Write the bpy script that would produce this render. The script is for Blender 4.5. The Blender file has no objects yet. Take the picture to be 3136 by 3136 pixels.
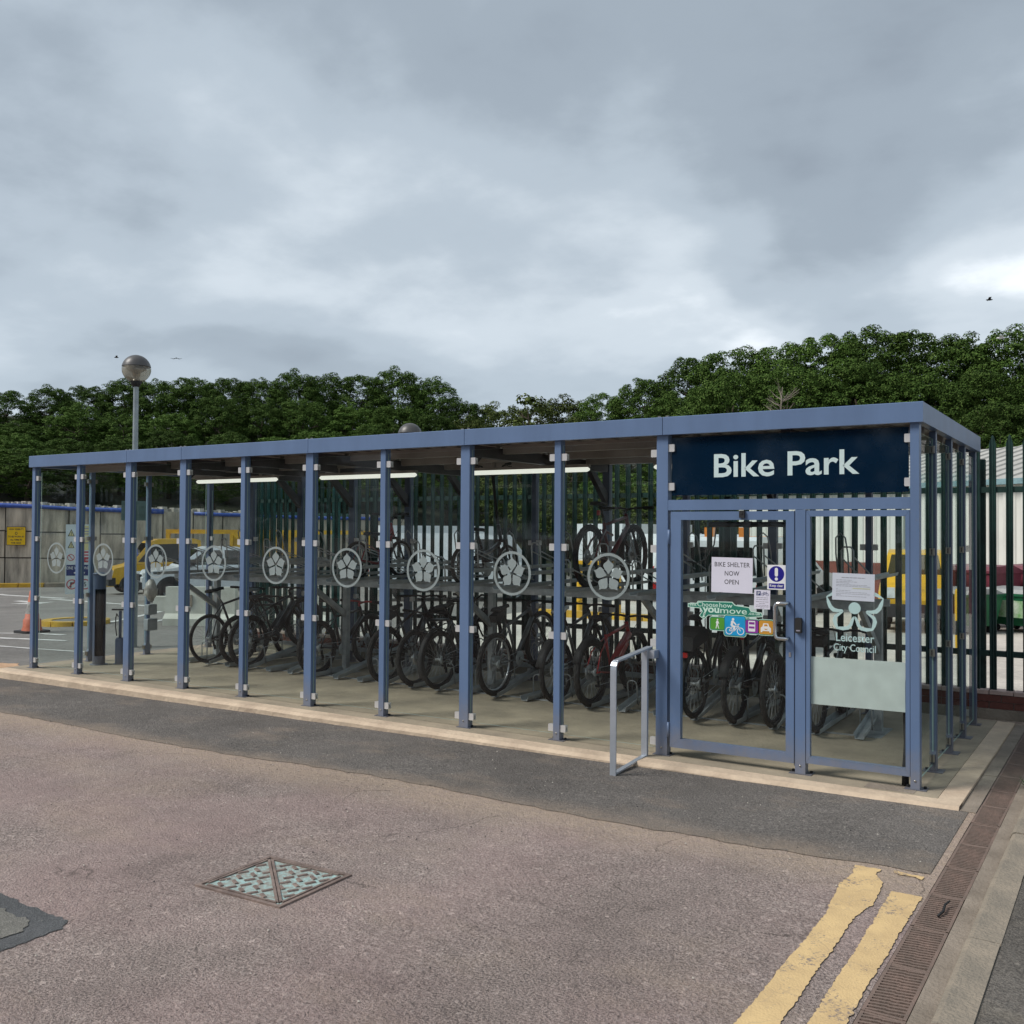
import bpy, math, random
import numpy as np
from mathutils import Vector, Matrix

R = math.radians
rnd = random.Random(7)
scene = bpy.context.scene
COL = scene.collection

# ------------------------------------------------------------------ camera
cam_d = bpy.data.cameras.new('camera')
cam = bpy.data.objects.new('camera', cam_d)
COL.objects.link(cam)
cam_d.sensor_width = 36.0
cam_d.lens = 34.566
cam_d.clip_start = 0.05
cam_d.clip_end = 2000
CAMP = Vector((1.334, -7.538, 1.832))
yaw, pit, rol = R(-32.54), R(1.164), R(0.393)
f = Vector((math.sin(yaw) * math.cos(pit), math.cos(yaw) * math.cos(pit), math.sin(pit)))
r = Vector((math.cos(yaw), -math.sin(yaw), 0))
u = r.cross(f)
r2 = r * math.cos(rol) + u * math.sin(rol)
u2 = -r * math.sin(rol) + u * math.cos(rol)
mw = Matrix((r2, u2, -f)).transposed().to_4x4()
mw.translation = CAMP
cam.matrix_world = mw
scene.camera = cam

# ------------------------------------------------------------------ sky, sun, exposure
SUN_EL, SUN_AZ = R(47), R(226)      # azimuth clockwise from +y
world = bpy.data.worlds.new('World')
scene.world = world
world.use_nodes = True
wn, wl = world.node_tree.nodes, world.node_tree.links
wn.clear()
def N(nodes, t, **kw):
    n = nodes.new(t)
    for k, v in kw.items():
        setattr(n, k, v)
    return n
wo = N(wn, 'ShaderNodeOutputWorld')
bg = N(wn, 'ShaderNodeBackground')
sky = N(wn, 'ShaderNodeTexSky', sky_type='NISHITA')
sky.sun_disc = False
sky.sun_elevation = SUN_EL
sky.sun_rotation = SUN_AZ
tc = N(wn, 'ShaderNodeTexCoord')
sep = N(wn, 'ShaderNodeSeparateXYZ')
wl.new(tc.outputs['Generated'], sep.inputs[0])
def wmath(op, a, b=None, c=None):
    n = N(wn, 'ShaderNodeMath', operation=op)
    for i, v in enumerate((a, b, c)):
        if v is None: continue
        if isinstance(v, (int, float)): n.inputs[i].default_value = v
        else: wl.new(v, n.inputs[i])
    return n.outputs[0]
zz = wmath('ADD', wmath('MAXIMUM', sep.outputs[2], 0.0), 0.26)
px, py = wmath('DIVIDE', sep.outputs[0], zz), wmath('DIVIDE', sep.outputs[1], zz)
cmb = N(wn, 'ShaderNodeCombineXYZ')
wl.new(px, cmb.inputs[0]); wl.new(py, cmb.inputs[1])
cmb.inputs[2].default_value = 0.37
def wnoise(scale, detail, rough, dist=0.0, off=(0, 0, 0)):
    mp = N(wn, 'ShaderNodeMapping')
    mp.inputs['Location'].default_value = off
    wl.new(cmb.outputs[0], mp.inputs[0])
    n = N(wn, 'ShaderNodeTexNoise')
    n.inputs['Scale'].default_value = scale
    n.inputs['Detail'].default_value = detail
    n.inputs['Roughness'].default_value = rough
    n.inputs['Distortion'].default_value = dist
    wl.new(mp.outputs[0], n.inputs['Vector'])
    return n.outputs['Fac']
n1 = wnoise(1.05, 4, 0.44, 0.3, (4.8, 3.3, 0))
n2 = wnoise(2.6, 6, 0.55, 0.1, (8.1, 1.2, 0))
mixn = wmath('ADD', wmath('MULTIPLY', n1, 0.73), wmath('MULTIPLY', n2, 0.27))
ramp = N(wn, 'ShaderNodeValToRGB')
wl.new(mixn, ramp.inputs[0])
cr = ramp.color_ramp
cr.interpolation = 'EASE'
cr.elements[0].position = 0.36; cr.elements[0].color = (0.150, 0.176, 0.205, 1)
cr.elements[1].position = 0.70; cr.elements[1].color = (0.62, 0.645, 0.665, 1)
for p, c in ((0.44, (0.183, 0.214, 0.246)), (0.515, (0.245, 0.282, 0.318)), (0.60, (0.335, 0.372, 0.405))):
    e = cr.elements.new(p); e.color = (*c, 1)
# clouds over a thin clear-sky layer; horizon haze
hz = N(wn, 'ShaderNodeMapRange')
hz.inputs['From Min'].default_value = 0.02; hz.inputs['From Max'].default_value = 0.24
hz.inputs['To Min'].default_value = 0.75; hz.inputs['To Max'].default_value = 0.0
wl.new(sep.outputs[2], hz.inputs['Value'])
mh = N(wn, 'ShaderNodeMix', data_type='RGBA')
wl.new(hz.outputs[0], mh.inputs[0]); wl.new(ramp.outputs[0], mh.inputs[6])
mh.inputs[7].default_value = (0.245, 0.287, 0.330, 1)
sk = N(wn, 'ShaderNodeMix', data_type='RGBA', blend_type='MULTIPLY')
sk.inputs[0].default_value = 1.0
wl.new(sky.outputs[0], sk.inputs[6]); sk.inputs[7].default_value = (0.06, 0.06, 0.06, 1)
mx = N(wn, 'ShaderNodeMix', data_type='RGBA')
mx.inputs[0].default_value = 0.93
wl.new(sk.outputs[2], mx.inputs[6]); wl.new(mh.outputs[2], mx.inputs[7])
wl.new(mx.outputs[2], bg.inputs[0])
bg.inputs[1].default_value = 1.0
wl.new(bg.outputs[0], wo.inputs[0])

sun_d = bpy.data.lights.new('sun', 'SUN')
sun_d.energy = 1.5
sun_d.angle = R(22)
sun_d.color = (1.0, 0.955, 0.90)
sun = bpy.data.objects.new('sun', sun_d)
COL.objects.link(sun)
sd = Vector((math.sin(SUN_AZ) * math.cos(SUN_EL), math.cos(SUN_AZ) * math.cos(SUN_EL), math.sin(SUN_EL)))
sun.rotation_euler = sd.to_track_quat('Z', 'Y').to_euler()
sun.location = sd * 60

vs = scene.view_settings
vs.view_transform = 'Standard'; vs.look = 'None'; vs.gamma = 1.0; vs.exposure = 1.08
vs.use_curve_mapping = False
cy = scene.cycles
cy.max_bounces = 10; cy.diffuse_bounces = 3; cy.glossy_bounces = 4
cy.transmission_bounces = 6; cy.transparent_max_bounces = 40
cy.caustics_reflective = False; cy.caustics_refractive = False
cy.use_denoising = True

# ------------------------------------------------------------------ materials
MATS = {}
def mat(name, col, rough=0.6, metal=0.0, var=0.12, scale=6.0, bump=0.0, bscale=40.0, col2=None, stretch=(1, 1, 1), spec=0.5, coat=0.0):
    m = bpy.data.materials.new(name)
    m.use_nodes = True
    nt = m.node_tree; ns, ln = nt.nodes, nt.links
    b = ns['Principled BSDF']
    b.inputs['Roughness'].default_value = rough
    b.inputs['Metallic'].default_value = metal
    b.inputs['Specular IOR Level'].default_value = spec
    b.inputs['Coat Weight'].default_value = coat
    t = ns.new('ShaderNodeTexCoord')
    mp = ns.new('ShaderNodeMapping'); mp.inputs['Scale'].default_value = stretch
    ln.new(t.outputs['Object'], mp.inputs[0])
    nz = ns.new('ShaderNodeTexNoise')
    nz.inputs['Scale'].default_value = scale; nz.inputs['Detail'].default_value = 6
    nz.inputs['Roughness'].default_value = 0.62
    ln.new(mp.outputs[0], nz.inputs['Vector'])
    rp = ns.new('ShaderNodeValToRGB')
    c2 = col2 if col2 else tuple(c * (1 - 2 * var) for c in col)
    c1 = col if col2 else tuple(min(1, c * (1 + var)) for c in col)
    rp.color_ramp.elements[0].position = 0.32; rp.color_ramp.elements[0].color = (*c2, 1)
    rp.color_ramp.elements[1].position = 0.66; rp.color_ramp.elements[1].color = (*c1, 1)
    ln.new(nz.outputs['Fac'], rp.inputs[0])
    ln.new(rp.outputs[0], b.inputs['Base Color'])
    if bump:
        n2 = ns.new('ShaderNodeTexNoise'); n2.inputs['Scale'].default_value = bscale; n2.inputs['Detail'].default_value = 4
        ln.new(mp.outputs[0], n2.inputs['Vector'])
        bp = ns.new('ShaderNodeBump'); bp.inputs['Strength'].default_value = bump; bp.inputs['Distance'].default_value = 0.02
        ln.new(n2.outputs['Fac'], bp.inputs['Height']); ln.new(bp.outputs[0], b.inputs['Normal'])
    MATS[name] = m
    return m
def grime(name, z1, col, amt, scale=9.0):
    """road splash and rust stains on the foot of painted steel (object z is height above the slab)"""
    m = MATS[name]; ns, ln = m.node_tree.nodes, m.node_tree.links; b = ns['Principled BSDF']; src = b.inputs['Base Color'].links[0].from_socket
    t = ns.new('ShaderNodeTexCoord'); sx = ns.new('ShaderNodeSeparateXYZ'); ln.new(t.outputs['Object'], sx.inputs[0])
    nz = ns.new('ShaderNodeTexNoise'); nz.inputs['Scale'].default_value = scale; nz.inputs['Detail'].default_value = 6; nz.inputs['Roughness'].default_value = .7; ln.new(t.outputs['Object'], nz.inputs['Vector'])
    ma = ns.new('ShaderNodeMath'); ma.operation = 'MULTIPLY_ADD'; ma.inputs[1].default_value = -z1 * 1.6; ln.new(nz.outputs['Fac'], ma.inputs[0]); ln.new(sx.outputs[2], ma.inputs[2])
    mr = ns.new('ShaderNodeMapRange'); mr.inputs['From Min'].default_value = -z1 * .9; mr.inputs['From Max'].default_value = z1 * .2; mr.inputs['To Min'].default_value = amt; mr.inputs['To Max'].default_value = 0
    ln.new(ma.outputs[0], mr.inputs['Value'])
    sc = ns.new('ShaderNodeTexNoise'); sc.inputs['Scale'].default_value = 26; sc.inputs['Detail'].default_value = 3; ln.new(t.outputs['Object'], sc.inputs['Vector'])
    s2 = ns.new('ShaderNodeMapRange'); s2.inputs['From Min'].default_value = .70; s2.inputs['From Max'].default_value = .76; s2.inputs['To Max'].default_value = .35; ln.new(sc.outputs['Fac'], s2.inputs['Value'])
    mxm = ns.new('ShaderNodeMath'); mxm.operation = 'MAXIMUM'; ln.new(mr.outputs[0], mxm.inputs[0]); ln.new(s2.outputs[0], mxm.inputs[1])
    mi_ = ns.new('ShaderNodeMix'); mi_.data_type = 'RGBA'; ln.new(mxm.outputs[0], mi_.inputs[0]); ln.new(src, mi_.inputs[6]); mi_.inputs[7].default_value = (*col, 1)
    ln.new(mi_.outputs[2], b.inputs['Base Color'])
def glassmat(name, tint, refl=1.0, rough=0.0, dirt=0.004, dcol=(0.5, 0.52, 0.5)):
    m = bpy.data.materials.new(name); m.use_nodes = True
    nt = m.node_tree; ns, ln = nt.nodes, nt.links
    ns.clear()
    o = ns.new('ShaderNodeOutputMaterial')
    tr = ns.new('ShaderNodeBsdfTransparent'); tr.inputs[0].default_value = (*tint, 1)
    gl = ns.new('ShaderNodeBsdfGlossy'); gl.inputs['Roughness'].default_value = rough
    fr = ns.new('ShaderNodeFresnel'); fr.inputs[0].default_value = 1.5
    mu = ns.new('ShaderNodeMath'); mu.operation = 'MULTIPLY'; mu.inputs[1].default_value = refl
    ln.new(fr.outputs[0], mu.inputs[0])
    ge = ns.new('ShaderNodeNewGeometry')          # only the face the light enters reflects; the exit face just passes it
    iv = ns.new('ShaderNodeMath'); iv.operation = 'SUBTRACT'; iv.inputs[0].default_value = 1.0
    ln.new(ge.outputs['Backfacing'], iv.inputs[1])
    mv = ns.new('ShaderNodeMath'); mv.operation = 'MULTIPLY'
    ln.new(mu.outputs[0], mv.inputs[0]); ln.new(iv.outputs[0], mv.inputs[1])
    mx = ns.new('ShaderNodeMixShader')
    ln.new(mv.outputs[0], mx.inputs[0]); ln.new(tr.outputs[0], mx.inputs[1]); ln.new(gl.outputs[0], mx.inputs[2])
    df = ns.new('ShaderNodeBsdfDiffuse'); df.inputs[0].default_value = (*dcol, 1)
    tcn = ns.new('ShaderNodeTexCoord')
    nz = ns.new('ShaderNodeTexNoise'); nz.inputs['Scale'].default_value = 3.5; nz.inputs['Detail'].default_value = 7
    ln.new(tcn.outputs['Object'], nz.inputs['Vector'])
    mr = ns.new('ShaderNodeMapRange'); mr.inputs['From Min'].default_value = 0.42; mr.inputs['From Max'].default_value = 0.8
    mr.inputs['To Min'].default_value = 0.0; mr.inputs['To Max'].default_value = dirt * 3
    ln.new(nz.outputs['Fac'], mr.inputs['Value'])
    m2 = ns.new('ShaderNodeMixShader')
    ln.new(mr.outputs[0], m2.inputs[0]); ln.new(mx.outputs[0], m2.inputs[1]); ln.new(df.outputs[0], m2.inputs[2])
    ln.new(m2.outputs[0], o.inputs[0])
    MATS[name] = m
    return m
def frostmat(name, col, alpha):
    m = bpy.data.materials.new(name); m.use_nodes = True
    nt = m.node_tree; ns, ln = nt.nodes, nt.links
    b = ns['Principled BSDF']; o = ns['Material Output']
    b.inputs['Base Color'].default_value = (*col, 1); b.inputs['Roughness'].default_value = 0.5
    t = ns.new('ShaderNodeTexCoord'); nz = ns.new('ShaderNodeTexNoise'); nz.inputs['Scale'].default_value = 9
    nz.inputs['Detail'].default_value = 5
    ln.new(t.outputs['Object'], nz.inputs['Vector'])
    rp = ns.new('ShaderNodeValToRGB')
    rp.color_ramp.elements[0].position = .3; rp.color_ramp.elements[0].color = (*[c * .86 for c in col], 1)
    rp.color_ramp.elements[1].position = .7; rp.color_ramp.elements[1].color = (*col, 1)
    ln.new(nz.outputs['Fac'], rp.inputs[0]); ln.new(rp.outputs[0], b.inputs['Base Color'])
    tr = ns.new('ShaderNodeBsdfTransparent'); mx = ns.new('ShaderNodeMixShader'); mx.inputs[0].default_value = alpha
    ln.new(tr.outputs[0], mx.inputs[1]); ln.new(b.outputs[0], mx.inputs[2]); ln.new(mx.outputs[0], o.inputs[0])
    MATS[name] = m
    return m
def tarmac(name, c_dark, c_light, dust, dust_amt, patch_scale=0.35, bump=0.9, agg=150.0, reddish=None, band=False):
    """asphalt: fine aggregate speckle, broad stains, dust with a shape of its own"""
    m = bpy.data.materials.new(name); m.use_nodes = True
    nt = m.node_tree; ns, ln = nt.nodes, nt.links
    b = ns['Principled BSDF']; b.inputs['Roughness'].default_value = 0.9
    b.inputs['Specular IOR Level'].default_value = 0.25
    t = ns.new('ShaderNodeTexCoord')
    def noise(sc, det=6, ro=.6, st=(1, 1, 1)):
        mp = ns.new('ShaderNodeMapping'); mp.inputs['Scale'].default_value = st
        ln.new(t.outputs['Object'], mp.inputs[0])
        n = ns.new('ShaderNodeTexNoise'); n.inputs['Scale'].default_value = sc; n.inputs['Detail'].default_value = det
        n.inputs['Roughness'].default_value = ro
        ln.new(mp.outputs[0], n.inputs['Vector']); return n.outputs['Fac']
    def ramp(fac, p0, c0, p1, c1):
        rp = ns.new('ShaderNodeValToRGB'); rp.color_ramp.elements[0].position = p0; rp.color_ramp.elements[1].position = p1
        rp.color_ramp.elements[0].color = (*c0, 1); rp.color_ramp.elements[1].color = (*c1, 1)
        ln.new(fac, rp.inputs[0]); return rp.outputs[0]
    def mix(f_, a, b_, mode='MIX'):
        n = ns.new('ShaderNodeMix'); n.data_type = 'RGBA'; n.blend_type = mode
        for i, v in ((0, f_), (6, a), (7, b_)):
            if isinstance(v, (int, float)): n.inputs[i].default_value = v
            elif isinstance(v, tuple): n.inputs[i].default_value = (*v, 1)
            else: ln.new(v, n.inputs[i])
        return n.outputs[2]
    fine = noise(agg, 3, .7)
    c = ramp(fine, .33, c_dark, .68, c_light)
    vor = ns.new('ShaderNodeTexVoronoi'); vor.inputs['Scale'].default_value = agg * .55
    ln.new(t.outputs['Object'], vor.inputs['Vector'])
    chip = ramp(vor.outputs['Color'], .84, (0, 0, 0), .99, (.6, .6, .6))
    c = mix(chip, c, tuple(min(1, v * 1.45) for v in c_light))
    if reddish:
        c = mix(ramp(noise(patch_scale * 2.2, 5, .55), .40, (0, 0, 0), .66, (1, 1, 1)), c, mix(.55, c, reddish))
    stain = ramp(noise(patch_scale, 7, .62), .33, (.74, .74, .74), .64, (1.12, 1.12, 1.12))
    c = mix(1.0, c, stain, 'MULTIPLY')
    mott = ramp(noise(7.0, 5, .7), .3, (.86, .86, .86), .7, (1.1, 1.1, 1.1))
    c = mix(1.0, c, mott, 'MULTIPLY')
    if dust_amt:
        dm = ramp(noise(patch_scale * 1.7, 8, .66, (1, 1.6, 1)), .52, (0, 0, 0), .78, (dust_amt,) * 3)
        c = mix(dm, c, dust)
    if band:      # pale grit washed up along the seam with the newer strip
        sx = ns.new('ShaderNodeSeparateXYZ'); ln.new(t.outputs['Object'], sx.inputs[0])
        wv = ns.new('ShaderNodeMath'); wv.operation = 'MULTIPLY_ADD'; wv.inputs[1].default_value = .55
        ln.new(noise(.9, 5, .6), wv.inputs[0]); ln.new(sx.outputs[1], wv.inputs[2])
        bm_ = ns.new('ShaderNodeMapRange'); bm_.interpolation_type = 'SMOOTHSTEP'
        lo_, hi_, t0, t1 = (-1.62, -1.15, .85, 0) if band == 'strip' else (-2.15, -1.5, 0, .8)
        bm_.inputs['From Min'].default_value = lo_; bm_.inputs['From Max'].default_value = hi_; bm_.inputs['To Min'].default_value = t0; bm_.inputs['To Max'].default_value = t1
        ln.new(wv.outputs[0], bm_.inputs['Value'])
        mb = ns.new('ShaderNodeMath'); mb.operation = 'MULTIPLY'
        ln.new(bm_.outputs[0], mb.inputs[0]); ln.new(ramp(noise(16, 6, .7), .3, (.35,) * 3, .6, (1,) * 3), mb.inputs[1])
        c = mix(mb.outputs[0], c, dust)
    if band is True:
        wz = ns.new('ShaderNodeTexNoise'); wz.inputs['Scale'].default_value = 1.3; wz.inputs['Detail'].default_value = 6; ln.new(t.outputs['Object'], wz.inputs['Vector'])
        wa = ns.new('ShaderNodeVectorMath'); wa.operation = 'MULTIPLY_ADD'; wa.inputs[1].default_value = (1.4, 1.4, 0)
        ln.new(wz.outputs['Color'], wa.inputs[0]); ln.new(t.outputs['Object'], wa.inputs[2])
        vc = ns.new('ShaderNodeTexVoronoi'); vc.feature = 'DISTANCE_TO_EDGE'; vc.inputs['Scale'].default_value = .55; ln.new(wa.outputs[0], vc.inputs['Vector'])
        ckm = ramp(vc.outputs['Distance'], .0, (1, 1, 1), .006, (0, 0, 0))
        pres = ramp(noise(1.1, 5, .6), .50, (0, 0, 0), .60, (.75, .75, .75))
        c = mix(mix(1.0, ckm, pres, 'MULTIPLY'), c, (.07, .058, .05))
        oil = ramp(noise(.8, 3, .5, (1, .8, 1)), .66, (0, 0, 0), .78, (.5, .5, .5))
        c = mix(oil, c, (.10, .088, .08))
        pits = ramp(noise(42, 3, .6, (1, 1.7, 1)), .28, (.85, .85, .85), .38, (0, 0, 0))
        c = mix(pits, c, (.085, .07, .06))
    # scattered dark and pale grit
    v2 = ns.new('ShaderNodeTexVoronoi'); v2.inputs['Scale'].default_value = 5; v2.inputs['Randomness'].default_value = 1
    ln.new(t.outputs['Object'], v2.inputs['Vector'])
    grit = ramp(v2.outputs['Distance'], .018, (.8, .8, .8), .03, (0, 0, 0))
    c = mix(grit, c, (.035, .033, .03))
    v3 = ns.new('ShaderNodeTexVoronoi'); v3.inputs['Scale'].default_value = 6.3
    ln.new(t.outputs['Object'], v3.inputs['Vector'])
    grit = ramp(v3.outputs['Distance'], .010, (.8, .8, .8), .017, (0, 0, 0))
    c = mix(grit, c, (.6, .58, .54))
    ln.new(c, b.inputs['Base Color'])
    bp = ns.new('ShaderNodeBump'); bp.inputs['Strength'].default_value = bump; bp.inputs['Distance'].default_value = 0.022
    ad = ns.new('ShaderNodeMath'); ad.operation = 'ADD'
    ln.new(fine, ad.inputs[0]); ln.new(noise(agg * .3, 3, .6), ad.inputs[1])
    ln.new(ad.outputs[0], bp.inputs['Height']); ln.new(bp.outputs[0], b.inputs['Normal'])
    MATS[name] = m
    return m

tarmac('road_tarmac', (.155, .120, .108), (.62, .51, .46), (.52, .405, .305), .5, .33, bump=1.0, agg=85, reddish=(.44, .315, .295), band=True)
tarmac('dark_tarmac', (.085, .078, .072), (.30, .272, .248), (.36, .285, .22), .8, .5, agg=85, band='strip')
tarmac('pavement_tarmac', (.095, .085, .075), (.26, .235, .205), (.31, .27, .21), .7, .8, agg=95)
tarmac('yard_tarmac', (.19, .178, .165), (.30, .285, .265), (.32, .29, .25), .6, .25, agg=70)
tarmac('yard_concrete', (.50, .455, .40), (.66, .605, .535), (.33, .29, .25), .5, .3, bump=.3, agg=60)
tarmac('patch_grey', (.19, .182, .16), (.40, .385, .345), (.3, .28, .24), .4, .9)
tarmac('patch_seal', (.11, .114, .116), (.23, .234, .238), (.16, .16, .16), .3, .9)
mat('slab_concrete', (.39, .325, .235), .85, var=.2, scale=2.2, bump=.35, bscale=30, col2=(.255, .215, .16))
mat('slab_edge', (.66, .525, .385), .9, var=.2, scale=3.0, bump=.5, bscale=26, col2=(.46, .355, .26))
mat('joint_dirt', (.10, .075, .055), .95)
mat('kerb_stone', (.33, .275, .21), .9, var=.15, scale=7, bump=.6, bscale=60, col2=(.225, .195, .155))
mat('gutter_concrete', (.30, .25, .20), .9, var=.2, scale=4, bump=.5, bscale=50, col2=(.2, .165, .13))
mat('rust_iron', (.25, .17, .138), .85, .05, var=.3, scale=5, bump=.3, bscale=70, col2=(.145, .112, .092))
mat('channel_dark', (.03, .024, .02), .95)
def worn(name, col, col2, under, amount):
    m = mat(name, col, .75, var=.12, scale=7, bump=.3, bscale=90, col2=col2); ns, ln = m.node_tree.nodes, m.node_tree.links
    b = ns['Principled BSDF']; src = b.inputs['Base Color'].links[0].from_socket
    t = ns.new('ShaderNodeTexCoord'); ad = ns.new('ShaderNodeMath'); ad.operation = 'ADD'
    for sc, k in ((55, 0), (3.2, 1)):
        nz = ns.new('ShaderNodeTexNoise'); nz.inputs['Scale'].default_value = sc; nz.inputs['Detail'].default_value = 5; nz.inputs['Roughness'].default_value = .7
        ln.new(t.outputs['Object'], nz.inputs['Vector']); ln.new(nz.outputs['Fac'], ad.inputs[k])
    vo = ns.new('ShaderNodeTexVoronoi'); vo.feature = 'DISTANCE_TO_EDGE'; vo.inputs['Scale'].default_value = 1.7
    wz = ns.new('ShaderNodeTexNoise'); wz.inputs['Scale'].default_value = 4; ln.new(t.outputs['Object'], wz.inputs['Vector'])
    wa = ns.new('ShaderNodeVectorMath'); wa.operation = 'ADD'; ln.new(t.outputs['Object'], wa.inputs[0]); ln.new(wz.outputs['Color'], wa.inputs[1]); ln.new(wa.outputs[0], vo.inputs['Vector'])
    ck = ns.new('ShaderNodeMapRange'); ck.inputs['From Min'].default_value = .004; ck.inputs['From Max'].default_value = .014; ck.inputs['To Min'].default_value = .22; ck.inputs['To Max'].default_value = 0
    ln.new(vo.outputs['Distance'], ck.inputs['Value'])
    mr = ns.new('ShaderNodeMapRange'); mr.inputs['From Min'].default_value = amount; mr.inputs['From Max'].default_value = amount + .09; ln.new(ad.outputs[0], mr.inputs['Value'])
    mxx = ns.new('ShaderNodeMath'); mxx.operation = 'MAXIMUM'; ln.new(mr.outputs[0], mxx.inputs[0]); ln.new(ck.outputs[0], mxx.inputs[1])
    mi_ = ns.new('ShaderNodeMix'); mi_.data_type = 'RGBA'; ln.new(mxx.outputs[0], mi_.inputs[0]); ln.new(src, mi_.inputs[6]); mi_.inputs[7].default_value = (*under, 1)
    ln.new(mi_.outputs[2], b.inputs['Base Color'])
worn('yellow_line', (.70, .50, .245), (.56, .395, .20), (.27, .21, .165), 1.10)
mat('white_line', (.66, .65, .62), .8, var=.15, scale=5, col2=(.42, .41, .39))
mat('cover_iron', (.31, .235, .20), .7, .3, var=.25, scale=9, bump=.4, bscale=60, col2=(.15, .11, .095))
mat('cover_teal', (.35, .53, .51), .75, .0, var=.2, scale=24, bump=.5, bscale=60, col2=(.25, .185, .15))
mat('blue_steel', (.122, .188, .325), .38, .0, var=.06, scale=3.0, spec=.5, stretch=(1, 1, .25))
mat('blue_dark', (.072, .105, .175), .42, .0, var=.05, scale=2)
grime('blue_steel', .34, (.26, .215, .165), .55); grime('blue_dark', .25, (.22, .18, .14), .5)
mat('clamp_white', (.62, .61, .60), .35, .25, var=.04)
mat('clamp_metal', (.36, .34, .31), .3, .8, var=.1)
mat('rubber_black', (.016, .016, .017), .7)
mat('tyre_rubber', (.022, .021, .021), .82, var=.25, scale=20, bump=.3, bscale=80)
mat('galvanised', (.46, .48, .485), .45, .2, var=.16, scale=5, col2=(.20, .215, .22))
mat('galv_dark', (.42, .445, .45), .45, .15, var=.16, scale=4)
mat('alloy', (.55, .56, .58), .3, .85, var=.05)
mat('alu_paint', (.46, .50, .56), .35, .5, var=.05)
mat('chrome', (.66, .66, .66), .16, 1.0, var=.03)
mat('roof_sheet', (.31, .275, .25), .5, .0, var=.12, scale=2)
mat('roof_steel', (.055, .048, .055), .5, .2, var=.12)
mat('sign_navy', (.003, .014, .034), .06, .0, var=.03, spec=.6)
mat('sign_letter', (.60, .73, .72), .4, var=.02)
mat('paper', (.72, .70, .80), .35, var=.02, scale=4)
mat('paper_white', (.80, .80, .82), .35, var=.02)
mat('ink_black', (.035, .033, .04), .6)
mat('ink_grey', (.33, .31, .37), .6)
mat('ink_yellow', (.62, .58, .36), .6)
mat('sign_blue', (.010, .006, .23), .4, var=.03)
mat('sticker_green', (.016, .20, .135), .4, var=.05)
mat('sticker_pale', (.60, .80, .69), .4, var=.03)
mat('tile_green', (.09, .33, .035), .35, var=.08); mat('tile_blue', (.01, .33, .66), .35, var=.08)
mat('tile_purple', (.25, .035, .31), .35, var=.08); mat('tile_orange', (.60, .29, .035), .35, var=.08)
mat('print_white', (.78, .78, .78), .45, var=.02)
mat('logo_pale', (.55, .70, .70), .45, var=.02)
mat('glass_edge', (.30, .42, .38), .3, var=.05)
glassmat('glass', (.965, .985, .980), .55)
glassmat('glass_side', (.94, .976, .968), .55, dirt=.006)
glassmat('car_glass', (.25, .29, .30), 1.4, dirt=.0)
frostmat('frost_print', (.38, .44, .435), .66)
frostmat('frost_sheet', (.62, .68, .645), .93)
mat('fence_green', (.010, .040, .033), .5, .0, var=.25, scale=5)
mat('fence_teal', (.012, .085, .075), .5, .0, var=.25, scale=5)
mat('brick_red', (.20, .062, .045), .9, var=.25, scale=3, bump=.3, col2=(.115, .045, .036))
mat('brick_coping', (.58, .42, .37), .9, var=.2, scale=6)
mat('mortar', (.23, .19, .17), .95)
mat('concrete_wall', (.60, .525, .42), .92, var=.3, scale=1.3, bump=.5, bscale=8, col2=(.20, .18, .15), stretch=(2.2, 2.2, .40))
mat('wall_joint', (.09, .082, .072), .95)
mat('blue_pipe', (.035, .085, .36), .45, var=.15)
mat('rubble', (.50, .46, .40), .95, var=.3, scale=3, bump=.8, bscale=9)
mat('yellow_paint', (.66, .40, .025), .5, var=.15, scale=4, col2=(.44, .25, .03))
mat('vehicle_yellow', (.72, .40, .012), .35, var=.06, coat=.4)
mat('vehicle_white', (.74, .76, .78), .3, var=.04, coat=.4)
mat('vehicle_black', (.02, .02, .022), .55)
mat('amber', (.75, .23, .02), .3); mat('amber_lamp', (.55, .17, .03), .3)
mat('lamp_red', (.42, .02, .02), .3)
mat('head_lamp', (.7, .72, .72), .15)
mat('barrier_white', (.62, .62, .56), .8, var=.2, scale=2.5, col2=(.46, .45, .39))
mat('cone_orange', (.50, .14, .075), .6, var=.15)
mat('cladding_cream', (.66, .66, .61), .5, var=.06, scale=.8)
mat('shed_roof', (.50, .49, .45), .7, var=.15, scale=1, col2=(.38, .37, .34))
mat('gutter_blue', (.22, .35, .38), .5)
mat('bin_green', (.008, .105, .042), .45, var=.1); mat('bin_maroon', (.17, .035, .055), .45, var=.15)
mat('bin_lid_grey', (.33, .34, .33), .5)
mat('post_green', (.012, .075, .060), .45, var=.1)
mat('sign_green_grey', (.10, .16, .15), .5)
mat('lamp_pole', (.30, .345, .36), .45, .4, var=.1)
mat('lamp_cap', (.085, .082, .08), .4, var=.1)
mat('sign_white', (.70, .76, .78), .4, var=.02); mat('sign_yellow', (.72, .66, .32), .5, var=.02)
mat('sign_red', (.50, .05, .07), .4, var=.03); mat('notice_yellow', (.80, .50, .0), .5, var=.04)
mat('sign_navy_print', (.03, .04, .17), .4)
mat('bark', (.085, .065, .048), .95, var=.3, scale=8, bump=.7, bscale=20)
mat('dead_wood', (.21, .18, .145), .9, var=.2)
mat('bank_earth', (.030, .036, .018), 1.0, var=.4, scale=.7)
mat('bird_dark', (.03, .03, .032), .8); mat('bird_white', (.66, .66, .66), .8)
mat('grey_box', (.27, .30, .32), .5); mat('plastic_bag', (.42, .41, .38), .4, var=.3, scale=6)
mat('sand', (.52, .33, .20), .95, var=.25, scale=4, bump=.6, bscale=30)
mat('weed_green', (.06, .12, .025), .7)
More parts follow.
